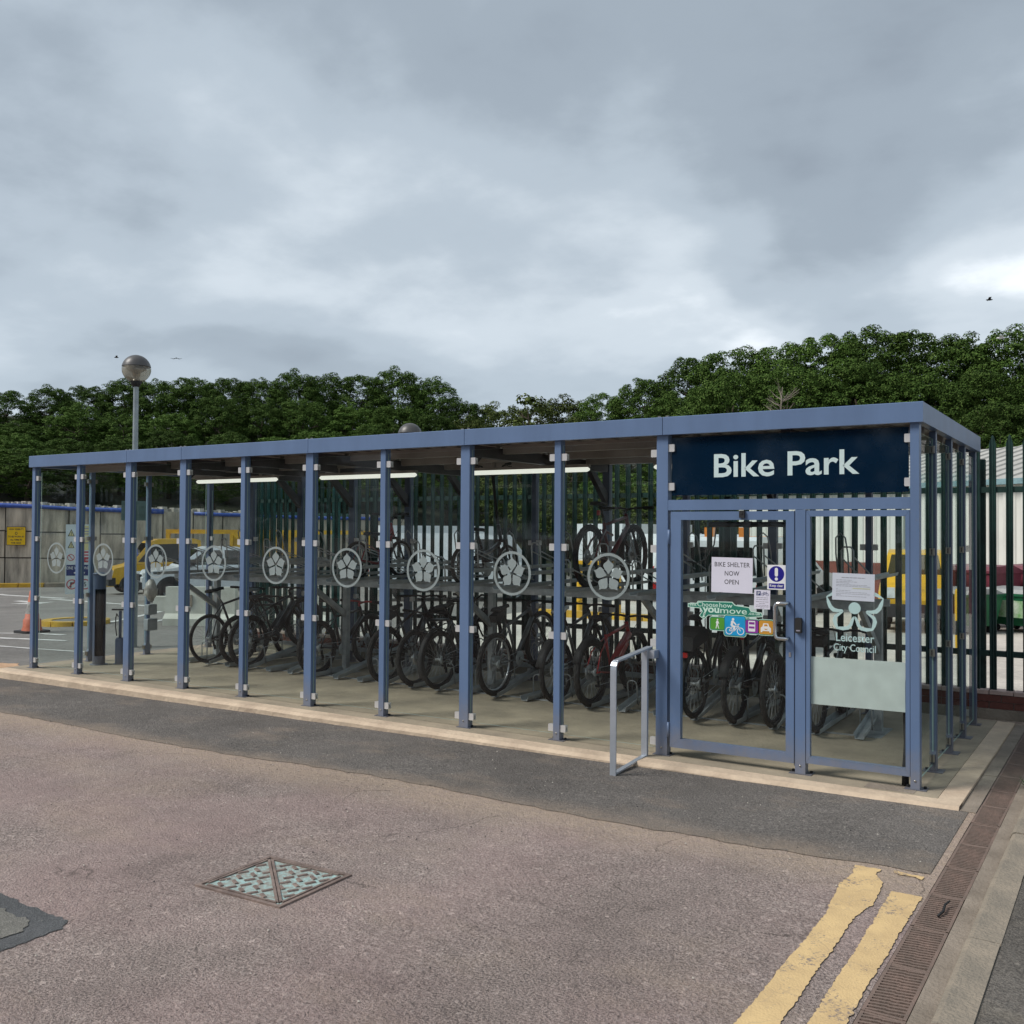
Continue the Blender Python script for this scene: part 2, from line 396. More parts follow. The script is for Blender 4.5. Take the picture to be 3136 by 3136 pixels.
mat('navy_panel', (.045, .062, .10), .5)
def emis(name, col, s):
    m = bpy.data.materials.new(name); m.use_nodes = True
    b = m.node_tree.nodes['Principled BSDF']
    b.inputs['Base Color'].default_value = (.8, .8, .75, 1)
    b.inputs['Emission Color'].default_value = (*col, 1); b.inputs['Emission Strength'].default_value = s
    tcn = m.node_tree.nodes.new('ShaderNodeTexCoord'); nz = m.node_tree.nodes.new('ShaderNodeTexNoise')
    nz.inputs['Scale'].default_value = 3
    m.node_tree.links.new(tcn.outputs['Object'], nz.inputs['Vector'])
    m.node_tree.links.new(nz.outputs['Fac'], b.inputs['Roughness'])
    MATS[name] = m
emis('tube_glow', (.95, .96, .86), .36)
def globe():
    m = glassmat('globe_smoke', (.58, .56, .50), 1.2, .05, .25, (.42, .38, .30))
globe()
def leafmat(name, c1, c2, c3):
    m = bpy.data.materials.new(name); m.use_nodes = True
    nt = m.node_tree; ns, ln = nt.nodes, nt.links
    b = ns['Principled BSDF']; b.inputs['Roughness'].default_value = 0.8
    b.inputs['Specular IOR Level'].default_value = 0.12
    g = ns.new('ShaderNodeNewGeometry'); oi = ns.new('ShaderNodeObjectInfo')
    rp = ns.new('ShaderNodeValToRGB')
    rp.color_ramp.elements[0].color = (*c1, 1); rp.color_ramp.elements[1].color = (*c3, 1)
    e = rp.color_ramp.elements.new(.6); e.color = (*c2, 1)
    ln.new(g.outputs['Random Per Island'], rp.inputs[0])
    mr = ns.new('ShaderNodeMapRange'); mr.inputs['To Min'].default_value = .68; mr.inputs['To Max'].default_value = 1.28
    ln.new(oi.outputs['Random'], mr.inputs['Value'])
    mu = ns.new('ShaderNodeMix'); mu.data_type = 'RGBA'; mu.blend_type = 'MULTIPLY'; mu.inputs[0].default_value = 1
    ln.new(rp.outputs[0], mu.inputs[6]); ln.new(mr.outputs[0], mu.inputs[7])
    ln.new(mu.outputs[2], b.inputs['Base Color'])
    MATS[name] = m
leafmat('leaf_broad', (.032, .066, .012), (.062, .116, .020), (.128, .195, .048))
leafmat('leaf_scrub', (.036, .058, .014), (.072, .096, .022), (.12, .145, .045))
leafmat('leaf_conifer', (.008, .018, .010), (.016, .034, .017), (.03, .05, .025))

# ------------------------------------------------------------------ geometry helpers
class B:
    def __init__(s): s.v = []; s.f = []; s.m = []; s.sm = []
    def add(s, vs_, fs, mi=0, smooth=False):
        o = len(s.v); s.v += [tuple(v) for v in vs_]
        for q in fs:
            s.f.append(tuple(i + o for i in q)); s.m.append(mi); s.sm.append(smooth)
        return s
    def box(s, a, b, mi=0):
        x0, y0, z0 = a; x1, y1, z1 = b
        return s.add([(x0, y0, z0), (x1, y0, z0), (x1, y1, z0), (x0, y1, z0), (x0, y0, z1), (x1, y0, z1), (x1, y1, z1), (x0, y1, z1)],
                     [(0, 3, 2, 1), (4, 5, 6, 7), (0, 1, 5, 4), (1, 2, 6, 5), (2, 3, 7, 6), (3, 0, 4, 7)], mi)
    def cbox(s, c, d, mi=0):
        return s.box([c[i] - d[i] / 2 for i in range(3)], [c[i] + d[i] / 2 for i in range(3)], mi)
    def tube(s, pts, rad, n=8, mi=0, closed=False, caps=True):
        pts = [Vector(p) for p in pts]; k = len(pts)
        if not isinstance(rad, (list, tuple)): rad = [rad] * k
        ring = []; prev = None
        for i, p in enumerate(pts):
            if closed: d = pts[(i + 1) % k] - pts[i - 1]
            else: d = pts[min(i + 1, k - 1)] - pts[max(i - 1, 0)]
            d.normalize()
            if prev is None:
                a = Vector((0, 0, 1)) if abs(d.z) < .9 else Vector((1, 0, 0))
                prev = d.cross(a).normalized()
            prev = (prev - d * prev.dot(d)).normalized()
            b_ = d.cross(prev)
            ring += [p + (prev * math.cos(2 * math.pi * j / n) + b_ * math.sin(2 * math.pi * j / n)) * rad[i] for j in range(n)]
        fs = []
        for i in range(k if closed else k - 1):
            i2 = (i + 1) % k
            fs += [(i * n + j, i * n + (j + 1) % n, i2 * n + (j + 1) % n, i2 * n + j) for j in range(n)]
        if caps and not closed:
            fs += [tuple(reversed(range(n))), tuple(range((k - 1) * n, k * n))]
        return s.add(ring, fs, mi, n > 5)
    def prism(s, poly, axis, a, b, mi=0):
        """poly: 2-D points; extruded along axis 0/1/2 from a to b"""
        n = len(poly)
        def P(p, t):
            return [(t, p[0], p[1]), (p[0], t, p[1]), (p[0], p[1], t)][axis]
        vs_ = [P(p, a) for p in poly] + [P(p, b) for p in poly]
        fs = [tuple(range(n)), tuple(range(2 * n - 1, n - 1, -1))] + [(i, i + n, (i + 1) % n + n, (i + 1) % n) for i in range(n)]
        return s.add(vs_, fs, mi)
    def lathe(s, prof, n=24, c=(0, 0, 0), mi=0, smooth=True):
        k = len(prof); vs_ = []
        for (rr, z) in prof:
            vs_ += [(c[0] + rr * math.cos(2 * math.pi * j / n), c[1] + rr * math.sin(2 * math.pi * j / n), c[2] + z) for j in range(n)]
        fs = [(i * n + j, i * n + (j + 1) % n, (i + 1) * n + (j + 1) % n, (i + 1) * n + j) for i in range(k - 1) for j in range(n)]
        return s.add(vs_, fs, mi, smooth)
    def mesh(s, name, mats, fix=True):
        me = bpy.data.meshes.new(name)
        me.from_pydata(s.v, [], s.f)
        for m in (mats if isinstance(mats, (list, tuple)) else [mats]): me.materials.append(MATS[m])
        me.polygons.foreach_set('material_index', s.m)
        me.polygons.foreach_set('use_smooth', s.sm)
        if fix:
            import bmesh
            bm = bmesh.new(); bm.from_mesh(me)
            bmesh.ops.recalc_face_normals(bm, faces=bm.faces); bm.to_mesh(me); bm.free()
        me.update()
        return me
    def obj(s, name, mats, parent=None, loc=(0, 0, 0), rot=(0, 0, 0), fix=True):
        return link(name, s.mesh(name, mats, fix), parent, loc, rot)
def link(name, data, parent=None, loc=(0, 0, 0), rot=(0, 0, 0), scale=None):
    o = bpy.data.objects.new(name, data); COL.objects.link(o)
    o.parent = parent; o.location = loc; o.rotation_euler = rot
    if scale: o.scale = scale
    return o
def tag(o, label, cat, group=None):
    o['label'] = label; o['category'] = cat
    if group: o['group'] = group
    return o
def thing(name, label, cat, loc=(0, 0, 0), rz=0.0, group=None, rot=None):
    o = link(name, None, None, loc, rot or (0, 0, rz)); o.empty_display_size = .1
    return tag(o, label, cat, group)
def struct(o): o['kind'] = 'structure'; return o
def copy_tree(o, parent=None):
    c = o.copy(); COL.objects.link(c); c.parent = parent
    for ch in [x for x in o.children]: copy_tree(ch, c)
    return c
def arc(cx, cz, rad, a0, a1, n):
    return [(cx + rad * math.cos(R(a0 + (a1 - a0) * i / n)), cz + rad * math.sin(R(a0 + (a1 - a0) * i / n))) for i in range(n + 1)]
def rrect(x0, z0, x1, z1, rr, n=4):
    return arc(x1 - rr, z1 - rr, rr, 0, 90, n) + arc(x0 + rr, z1 - rr, rr, 90, 180, n) + arc(x0 + rr, z0 + rr, rr, 180, 270, n) + arc(x1 - rr, z0 + rr, rr, 270, 360, n)
def text_mesh(name, body, size, material, align='CENTER', bold=0.0, xs=1.0, spacing=1.0):
    """flat lettering in the XZ plane facing -y, baseline at z = 0"""
    cu = bpy.data.curves.new(name, 'FONT'); cu.body = body; cu.size = size; cu.align_x = align
    cu.offset = bold; cu.space_character = spacing; cu.resolution_u = 3
    o = bpy.data.objects.new(name, cu); COL.objects.link(o)
    dg = bpy.context.evaluated_depsgraph_get(); dg.update()
    me = bpy.data.meshes.new_from_object(o.evaluated_get(dg))
    bpy.data.objects.remove(o); bpy.data.curves.remove(cu)
    for v in me.vertices: v.co = (v.co.x * xs, 0.0, v.co.y)
    me.materials.clear(); me.materials.append(MATS[material]); me.name = name
    return me

def gz(x, y=0.0):
    b = -.03 + .0075 * min(max(x, -12), .5)
    return b - min(.035 * max(0, -x - 16), .75)

# ------------------------------------------------------------------ the ground
def sheet(name, xs, ys, mname, dz=0.0, zf=gz, hole=None):
    b = B(); nx = len(xs)
    for y in ys:
        for x in xs: b.v.append((x, y, zf(x, y) + dz))
    for j in range(len(ys) - 1):
        for i in range(nx - 1):
            if hole and hole[0] <= xs[i] < hole[1] and hole[2] <= ys[j] < hole[3]: continue
            b.f.append((j * nx + i, j * nx + i + 1, (j + 1) * nx + i + 1, (j + 1) * nx + i)); b.m.append(0); b.sm.append(False)
    return struct(b.obj(name, mname, fix=False))
xs0 = [-400, -200, -100, -60, -46, -37.5, -30, -24, -20, -16, -14, -12, -10, -8, -6, -4, -2, 0, .404, .82, 3, 8, 20, 60, 200, 400]
ys0 = [-300, -120, -60, -30, -15, -6.6, -4, 0, 3.35, 10, 20, 40, 80, 200, 500]
sheet('road', xs0, ys0, 'road_tarmac', hole=(.404, .82, -6.6, 3.35))
# older grey tarmac of the yard entrance, then the pale concrete yard behind the fence
sheet('yard_tarmac', [-90, -60, -46, -37.5, -30, -24, -20, -16, -14, -12, -11.35], [-.2, 4, 10, 20, 45], 'yard_tarmac', .004)
sheet('yard_concrete', [-11.3, -10, -8, -4, 0, .404, 10, 40], [3.75, 10, 20, 45], 'yard_concrete', .004)

def ragged(pts, step, amp, seed):
    rr = random.Random(seed); out = []
    n = len(pts)
    for i in range(n):
        a, c = Vector(pts[i]), Vector(pts[(i + 1) % n]); L = (c - a).length; k = max(1, int(L / step))
        nn = Vector((-(c - a).y, (c - a).x)).normalized()
        for j in range(k):
            ph = rr.uniform(-amp, amp) * (1.9 if rr.random() < .12 else 1.0)
            out.append(tuple(a + (c - a) * (j / k) + nn * (ph + amp * .5 * math.sin(j * .17 + i * 2.1) * min(1, j / 3, (k - j) / 3))))
    return out
def flat_poly(name, pts, mname, dz, parent=None):
    """ragged flat sheet that follows the ground"""
    b = B(); b.add([(p[0], p[1], gz(*p) + dz) for p in pts], [tuple(range(len(pts)))])
    return b.obj(name, mname, parent, fix=False)
# the newer dark strip along the shelter
top = [(x / 10, -.30 + rnd.uniform(-.004, .004)) for x in range(-112, 4, 2)]
bot = [(x / 10, -1.74 + .05 * math.sin(x * .13) + rnd.uniform(-.022, .022) - (.05 if x > -30 else 0)) for x in range(3, -132, -1)]
b = B(); n = 116
TX = [-13.0 + 13.36 * i / n for i in range(n + 1)]
for x in TX:
    yb = -1.74 + .05 * math.sin(x * 1.3) + rnd.uniform(-.02, .02)
    if x < -9.5: yb += .30 * (-9.5 - x) * rnd.uniform(.8, 1.1)
    b.v.append((x, yb, gz(x) + .004)); b.v.append((x, -.29, gz(x) + .004))
for i in range(n):
    b.f.append((2 * i, 2 * i + 2, 2 * i + 3, 2 * i + 1)); b.m.append(0); b.sm.append(False)
struct(b.obj('dark_tarmac_strip', 'dark_tarmac', fix=False))
# square repair patch with dark sealed edges
po = [(-4.6, -5.75), (-2.93, -5.70), (-2.95, -4.74), (-3.02, -4.66), (-4.6, -4.60)]
pi_ = [(-4.5, -5.66), (-3.04, -5.62), (-3.07, -4.86), (-3.16, -4.76), (-4.5, -4.69)]
struct(flat_poly('road_patch_seal', ragged(po, .03, .009, 3), 'patch_seal', .004))
struct(flat_poly('road_patch', ragged(pi_, .03, .012, 4), 'patch_grey', .008))
# spilled sand beside the slab's far end
struct(flat_poly('sand_patch', ragged([(-13.6, -.2), (-12.1, -.25), (-11.45, .1), (-12.3, .55), (-13.9, .5)], .12, .05, 9), 'sand', .008))

# painted lines
def line_mark(name, pts, mname, label, cat, group=None, amp=.0042, step=.018, dz=.005, seed=1):
    o = flat_poly(name, ragged(pts, step, amp, seed), mname, dz)
    return tag(o, label, cat, group)
line_mark('yellow_line', [(.03, -6.2), (.16, -6.2), (.175, -3.7), (.16, -2.6), (.20, -2.35), (.17, -2.02), (.11, -1.9), (.12, -1.80), (-.02, -1.80), (.0, -1.95), (-.02, -2.15), (.03, -2.6)], 'yellow_line',
          'worn yellow no-parking line with ragged wide end by the dark tarmac', 'line', seed=5)
line_mark('yellow_line', [(.26, -6.2), (.385, -6.2), (.385, -3.7), (.385, -2.12), (.235, -2.12), (.25, -2.6), (.262, -3.6)], 'yellow_line',
          'straight yellow no-parking line next to the rusty drain grating', 'line', seed=6)
line_mark('yellow_fleck', [(.18, -1.78), (.34, -1.80), (.34, -1.845), (.2, -1.83)], 'yellow_line', 'short fleck of yellow paint at the edge of dark tarmac', 'paint mark', seed=7, amp=.008)
def wl_mark(pts, label, seed):
    return line_mark('white_line', pts, 'white_line', label, 'line', 'white lines in the yard entrance', .02, .3, .010, seed)
def seg(a, c, w): 
    a, c = Vector(a), Vector(c); n_ = Vector((-(c - a).y, (c - a).x)).normalized() * w / 2
    return [tuple(a + n_), tuple(a - n_), tuple(c - n_), tuple(c + n_)]
WL = 'worn white line painted on the grey yard entrance tarmac'
wl_mark(seg((-38.1, 15.2), (-30.8, 13.4), .28), 'long worn white line painted nearest the concrete wall', 11)
wl_mark(seg((-31.1, 13.0), (-20.8, 10.0), .22), 'worn white line painted in front of the parked truck and pick-up', 12)
wl_mark(seg((-17.0, 5.3), (-20.0, 9.3), .16), 'slanting white line painted beside the green sign post', 13)
wl_mark(seg((-16.0, 5.6), (-18.6, 9.2), .16), 'slanting white line painted beside the white plastic barrier', 14)
wl_mark(seg((-17.6, 2.7), (-15.3, 3.3), .15), 'white line painted under the orange traffic cone', 15)
wl_mark(seg((-16.5, 2.1), (-14.4, 2.75), .13), 'white line painted between the orange cone and the shelter', 16)
wl_mark(seg((-14.8, 1.6), (-12.6, 2.0), .10), 'short white line painted close to the slab end', 17)
line_mark('white_arrow', [(-31, 11.6), (-28.9, 10.9), (-29.2, 10.45), (-27.6, 10.3), (-28.6, 11.6), (-28.75, 11.2), (-31, 11.9)], 'white_line',
          'white arrow painted on the yard entrance road', 'arrow', amp=.02, step=.3, dz=.010, seed=18)

# ------------------------------------------------------------------ slab, drain, kerb, pavement
SX0, SX1, SY0, SY1 = -11.28, .30, -.31, 3.26
b = B()
b.box((SX0, -.14, -.30), (SX1 - .16, SY1, 0.0))
struct(b.obj('concrete_slab', 'slab_concrete'))
b = B(); e0 = -.31
nseg = 60
vsl = []
for i in range(nseg + 1):
    x = SX0 + (SX1 - SX0) * i / nseg; w = rnd.uniform(-.008, .008)
    vsl += [(x, e0 + w, -.30), (x, e0 + w - .004, -.03), (x, e0 + .018 + w, -.001 + rnd.uniform(-.004, .002)), (x, -.143, -.0005)]
fs = [(i * 4 + k, i * 4 + 4 + k, i * 4 + 5 + k, i * 4 + 1 + k) for i in range(nseg) for k in range(3)]
b.add(vsl, fs)
struct(b.obj('slab_front_edge', 'slab_edge', fix=False))
b = B(); b.box((SX1 - .157, -.14, -.30), (SX1, 1.15, -.001)); b.box((SX1 - .157, 1.158, -.30), (SX1, SY1, -.0015))
struct(b.obj('slab_side_edge', 'slab_edge'))
b = B(); b.box((SX1 + .006, -.30, -.30), (.405, .86, -.020)); b.box((SX1 + .006, .868, -.30), (.405, SY1, -.018))
struct(b.obj('edging_concrete', 'gutter_concrete'))
# inspection cover set in the slab by the corner post
b = B(); b.box((-.36, -.115, -.02), (-.02, .055, .002))
tag(b.obj('inspection_cover', 'gutter_concrete'), 'small worn rectangular cover set in the slab under the fixed glass', 'cover')

# drain channel: dark trough + cast grates
YD0, YD1 = -6.5, 3.3
b = B(); b.box((.395, YD0 - .1, -.16), (.62, YD1, -.085)); b.box((.396, YD0 - .1, -.0849), (.4066, YD1, -.0305)); b.box((.5755, YD0, -.0849), (.5795, YD1, -.0305))
struct(b.obj('drain_channel', 'channel_dark'))
gr = thing('drain_grating', 'rusty cast iron drain grating running along the kerb', 'drain', (.491, 0, -.026)); gr.scale = (.86, 1, 1)
g = B(); GL = .49
g.box((-.098, 0, -.03), (-.082, GL, 0)); g.box((.082, 0, -.03), (.098, GL, 0))
g.box((-.098, 0, -.028), (.098, .014, -.001)); g.box((-.098, GL - .014, -.028), (.098, GL, -.001))
nb = 16
for i in range(nb):
    y = .026 + i * (GL - .06) / (nb - 1)
    for (xa, xb, off) in ((-.082, .0, 0), (.0, .082, .006)):
        g.add([(xa, y - .0075 + off, 0), (xb, y + .004 + off, 0), (xb, y + .0165 + off, 0), (xa, y + .005 + off, 0),
               (xa, y - .0075 + off, -.03), (xb, y + .004 + off, -.03), (xb, y + .0165 + off, -.03), (xa, y + .005 + off, -.03)],
              [(0, 1, 2, 3), (0, 4, 5, 1), (2, 6, 7, 3), (1, 5, 6, 2), (3, 7, 4, 0)])
gm = g.mesh('grate', 'rust_iron')
y = YD0
while y < YD1 - .3:
    link('grate', gm, gr, (rnd.uniform(-.002, .002), y, rnd.uniform(-.003, .001)), (0, 0, rnd.uniform(-.004, .004))); y += .497
# gutter strip, kerb stones
b = B(); b.box((.580, YD0, -.3), (.662, 3.3, -.020))
struct(b.obj('gutter_strip', 'gutter_concrete'))
kr = thing('kerb', 'row of grey concrete kerb stones beside the drain', 'kerb', (0, 0, 0))
def stone(L, seed):
    rr = random.Random(seed); q = B()
    pr = [(.664, -.30), (.812, -.30), (.812, .046), (.70, .050), (.678, .040), (.666, .012)]
    q.prism([(p[0] + rr.uniform(-.002, .002), p[1]) for p in pr], 1, 0, L); return q.mesh('kerb_stone', 'kerb_stone')
stones = [stone(.905, i) for i in range(3)]
y = YD0 + .11; i = 0
while y < 3.0:
    link('kerb_stone', stones[i % 3], kr, (rnd.uniform(-.004, .004), y, rnd.uniform(-.006, .004)), (0, 0, rnd.uniform(-.003, .003))); y += .918; i += 1
b = B(); b.box((.814, -40, -.3), (30, 3.35, .038))
struct(b.obj('pavement', 'pavement_tarmac'))
# weed at the kerb
w = thing('weed', 'small green weed growing beside the kerb', 'plant', (.655, .62, -.03))
wb_ = B()
for i in range(26):
    a = rnd.uniform(0, 6.28); l = rnd.uniform(.05, .14); t = rnd.uniform(.3, 1.1)
    d = Vector((math.cos(a) * math.sin(t), math.sin(a) * math.sin(t), math.cos(t))); s_ = Vector((-math.sin(a), math.cos(a), 0)) * .012
    wb_.add([(0, 0, 0), tuple(d * l * .5 + s_), tuple(d * l), tuple(d * l * .5 - s_)], [(0, 1, 2, 3)])
wb_.obj('leaves', 'weed_green', w, fix=False)
# twig on the grating
b = B(); b.tube([(.50, -2.36, -.018), (.515, -2.30, -.012), (.51, -2.22, -.006), (.525, -2.17, .0)], [.006, .007, .006, .004], 6)
tag(b.obj('twig', 'rubber_black'), 'short black twig lying on the drain grating', 'twig')

q = B()
for i in range(420):
    x = rnd.uniform(-6, .38); y = rnd.uniform(-6.0, -.4); sz = rnd.uniform(.0025, .0075); z = gz(x) + .005
    a = rnd.uniform(0, 3); c1, s1 = math.cos(a) * sz, math.sin(a) * sz
    q.add([(x + c1, y + s1, z), (x - s1, y + c1 * .7, z), (x - c1, y - s1, z), (x + s1, y - c1 * .7, z), (x, y, z + sz * .9)], [(0, 1, 4), (1, 2, 4), (2, 3, 4), (3, 0, 4)], rnd.choice((0, 0, 1)))
o_ = q.obj('grit', ['rubble', 'rubber_black'], fix=False); o_['kind'] = 'stuff'; tag(o_, 'scattered stone chips lying on the tarmac', 'grit')

# ------------------------------------------------------------------ manhole cover
mh_ = thing('manhole_cover', 'rusty square manhole cover with flaking teal paint in two triangular halves', 'manhole cover', (-2.588, -3.735, gz(-2.588) + .0095), rot=(0, -math.atan(.0075), R(1.5)))
a_, c_ = .305, .275
b = B()
for (x0, y0, x1, y1) in ((-a_, -c_, a_, -c_ + .022), (-a_, c_ - .022, a_, c_), (-a_, -c_ + .022, -a_ + .022, c_ - .022), (a_ - .022, -c_ + .022, a_, c_ - .022)):
    b.box((x0, y0, -.04), (x1, y1, .0))
b.obj('frame', 'cover_iron', mh_)
ai, ci = a_ - .028, c_ - .028
for sgn in (1, -1):
    t = [(-ai, ci), (-ai, -ci), (ai, -ci)] if sgn > 0 else [(-ai, ci), (ai, -ci), (ai, ci)]
    cx = sum(p[0] for p in t) / 3; cyy = sum(p[1] for p in t) / 3
    t = [(p[0] + (cx - p[0]) * .022, p[1] + (cyy - p[1]) * .022) for p in t]
    tri = B().prism(t, 2, -.04, -.006).obj('cover_plate', 'cover_teal', mh_)
    q = B()
    def inside(x, y): return (y < -x * ci / ai - .035) if sgn > 0 else (y > -x * ci / ai + .035)
    for i in range(-6, 7):
        for j in range(-6, 7):
            x, y = i * .078 + (.039 if j % 2 else 0), j * .066
            if abs(x) > ai - .03 or abs(y) > ci - .03 or not inside(x, y): continue
            ang = R(62 if (i + j) % 2 else -28); L = .028
            dx, dy = math.cos(ang), math.sin(ang)
            q.add([(x + dx * L - dy * .008, y + dy * L + dx * .008, .001), (x + dx * L + dy * .008, y + dy * L - dx * .008, .001), (x - dx * L + dy * .008, y - dy * L - dx * .008, .001), (x - dx * L - dy * .008, y - dy * L + dx * .008, .001),
                   (x + dx * L - dy * .012, y + dy * L + dx * .012, -.007), (x + dx * L + dy * .012, y + dy * L - dx * .012, -.007), (x - dx * L + dy * .012, y - dy * L - dx * .012, -.007), (x - dx * L - dy * .012, y - dy * L + dx * .012, -.007)],
                  [(0, 1, 2, 3), (0, 4, 5, 1), (1, 5, 6, 2), (2, 6, 7, 3), (3, 7, 4, 0)])
    q.obj('raised_tread', 'cover_iron', tri)
    q = B()
    for k in range(3):
        o1 = [Vector((p[0], p[1])) for p in t]; p0, p1 = o1[k], o1[(k + 1) % 3]
        n_ = Vector((-(p1 - p0).y, (p1 - p0).x)).normalized() * .014; d_ = (p1 - p0).normalized() * .022
        q.prism([tuple(p0 + d_), tuple(p1 - d_), tuple(p1 - d_ * 1.4 + n_), tuple(p0 + d_ * 1.4 + n_)], 2, -.0055, .0012 + k * .0004)
    q.obj('rim', 'cover_iron', tri)
#@@PART2

# ------------------------------------------------------------------ the bike shelter
YB = 2.97
ZT = 2.643
sh = thing('bike_shelter', 'long blue steel and glass bike shelter with flat roof and lettered sign', 'shelter', (0, 0, 0))
WIDE = {-2, -4, -6, -8, -9}
PX = [0] + list(range(-2, -12, -1))
CLZ = (.108, .92, 1.70, 2.495)
clamp_m = B()
clamp_m.prism(rrect(-.030, -.031, .030, .031, .006, 2), 1, .010, .026); clamp_m.box((-.028, .0262, -.028), (.028, .029, .028), 1)
clamp_m.box((-.028, .0412, -.028), (.028, .056, .028), 0)
clamp_m = clamp_m.mesh('clamp', ['clamp_white', 'rubber_black'])
side_clamp = B(); side_clamp.box((-.018, -.024, -.028), (-.0055, .024, .028)); side_clamp.box((.0055, -.024, -.028), (.018, .024, .028))
side_clamp.box((-.0052, -.022, -.02), (.0052, -.012, .02), 1)
side_clamp = side_clamp.mesh('clamp', ['clamp_metal', 'rubber_black'])
bolt_m = B(); bolt_m.lathe([(.0, .016), (.010, .016), (.012, .013), (.012, 0)], 6, smooth=False); bolt_m = bolt_m.mesh('bolt', 'rubber_black')
screw_m = B(); screw_m.lathe([(.0, .006), (.007, .005), (.009, 0)], 8); screw_m = screw_m.mesh('screw', 'clamp_metal')
def post(x, w, front=True, y0=0.0, d=.08, ztop=ZT, sides=(True, True), plate=.15):
    m = B(); m.box((x - w / 2, y0, .006), (x + w / 2, y0 + d, ztop))
    p = m.obj('post', 'blue_steel', sh)
    q = B(); q.box((x - plate / 2, y0 - .012, 0.0), (x + plate / 2, y0 + d + .03, .0055)); q.obj('base_plate', 'blue_dark', p)
    for sx in (-1, 1): link('bolt', bolt_m, p, (x + sx * (plate / 2 - .016), y0 + d * .5 + .022, .006))
    if front:
        link('screw', screw_m, p, (x, y0 - .0001, .065), (R(90), 0, 0))
        for k, s_ in enumerate((-1, 1)):
            if not sides[k]: continue
            for z in CLZ: link('clamp', clamp_m, p, (x + s_ * (w / 2 + .0265), y0, z))
    return p
for x in PX:
    w = .10 if x in WIDE else .062
    xx = x
    sides = (True, True)
    if x == 0: xx, w, sides = -.031, .062, (False, False)
    if x == -11: xx, sides = -10.969, (False, True)
    if x == -2: sides = (True, False)
    post(xx, w, True, sides=sides)
post(-.855, .078, False, ztop=2.018, plate=.17)
link('screw', screw_m, sh, (-.855, -.0001, .065), (R(90), 0, 0))
# back posts, with knee braces under the rafters
for x in list(range(-11, 1)):
    xx = -.031 if x == 0 else (-10.969 if x == -11 else x)
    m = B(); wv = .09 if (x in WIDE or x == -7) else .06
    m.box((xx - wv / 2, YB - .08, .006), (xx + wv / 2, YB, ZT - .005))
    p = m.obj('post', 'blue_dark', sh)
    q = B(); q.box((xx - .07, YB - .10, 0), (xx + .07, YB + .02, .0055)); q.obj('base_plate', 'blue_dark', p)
    for z in CLZ[:3]:
        for s_ in (-1, 1):
            if (x == 0 and s_ > 0) or (x == -11 and s_ < 0): continue
            link('clamp', clamp_m, p, (xx + s_ * (wv / 2 + .0265), YB - .078, z))
    if wv > .08:
        q = B(); q.prism([(YB - .085, 2.16), (YB - .085, 2.30), (YB - .40, 2.535), (YB - .52, 2.535)], 0, xx - .03, xx + .03)
        q.obj('knee_brace', 'roof_steel', p)
# side posts
RS = [.70, 1.46, 2.21]; LS = [.87, 1.80]
def side_post(x, y, sgn):
    m = B(); m.box((x - .024, y - .03, .16), (x + .024, y + .03, ZT - .004))
    m.prism([(y - .03, .165), (y - .045, .13), (y - .045, .006), (y + .045, .006), (y + .045, .13), (y + .03, .165)], 0, x - .0235, x + .0235)
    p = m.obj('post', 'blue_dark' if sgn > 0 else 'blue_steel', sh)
    q = B(); q.box((x - .075, y - .07, 0), (x + .075, y + .07, .0055)); q.obj('base_plate', 'blue_dark', p)
    link('bolt', bolt_m, p, (x - .05, y, .006))
    for z in CLZ:
        for s_ in (-1, 1): link('clamp', side_clamp, p, (x + sgn * .0, y + s_ * .045, z))
for y in RS: side_post(-.022, y, 1)
for y in LS: side_post(-10.978, y, -1)

# glass panes and their frosted emblem
ring = B(); n = 48
vv = []
for i in range(n):
    a = 2 * math.pi * i / n
    for rr in (.202, .178):
        for yy in (-.0012, -.0004): vv.append((rr * math.cos(a), yy, rr * math.sin(a)))
fs = []
for i in range(n):
    j = (i + 1) % n; A, Bq = i * 4, j * 4
    fs += [(A, Bq, Bq + 2, A + 2), (A + 1, A + 3, Bq + 3, Bq + 1), (A, A + 1, Bq + 1, Bq), (A + 2, Bq + 2, Bq + 3, A + 3)]
ring.add(vv, fs)
petal = [(0, .016), (.019, .040), (.036, .060), (.047, .080), (.049, .094), (.042, .107), (.027, .117), (.011, .130), (0, .150)]
petal = petal + [(-p[0], p[1]) for p in petal[-2:0:-1]]
petal_low = [(.004, .012), (.030, .036), (.064, .055), (.066, .075), (.062, .094), (.066, .118), (.050, .112), (.026, .116), (.008, .106), (.004, .09)]
for k in range(5):
    ang = -72 * k
    ca, sa = math.cos(R(ang)), math.sin(R(ang))
    q = [(p[0] * ca - p[1] * sa, p[0] * sa + p[1] * ca + .004) for p in petal]
    ring.prism(q, 1, -.0012, -.0004)
decal = ring.mesh('frosted_emblem', 'frost_print')
def pane(x0, x1, y, z0=.055, z1=2.60, mname='glass', dec=False):
    m = B(); m.box((x0, 0, z0), (x1, .010, z1)); m.m = [1, 1, 0, 1, 0, 1]
    p = m.obj('glass_pane', [mname, 'glass_edge'], sh, (0, y, 0), (0, 0, 0))
    if dec: link('frosted_emblem', decal, p, ((x0 + x1) / 2 + .0, 0, 1.455))
    return p
fx = [(-2, .05), (-3, .031), (-4, .05), (-5, .031), (-6, .05), (-7, .031), (-8, .05), (-9, .05), (-10, .031), (-10.969, .031)]
for i in range(len(fx) - 1):
    xa, wa = fx[i + 1]; xb, wb = fx[i]
    pane(xa + wa + .008, xb - wb - .008, .0302, dec=True)
bx_ = [-.031] + list(range(-1, -11, -1)) + [-10.969]
for i in range(len(bx_) - 1):
    pane(bx_[i + 1] + .052, bx_[i] - .052, YB - .048, mname='glass_side', z1=2.45)
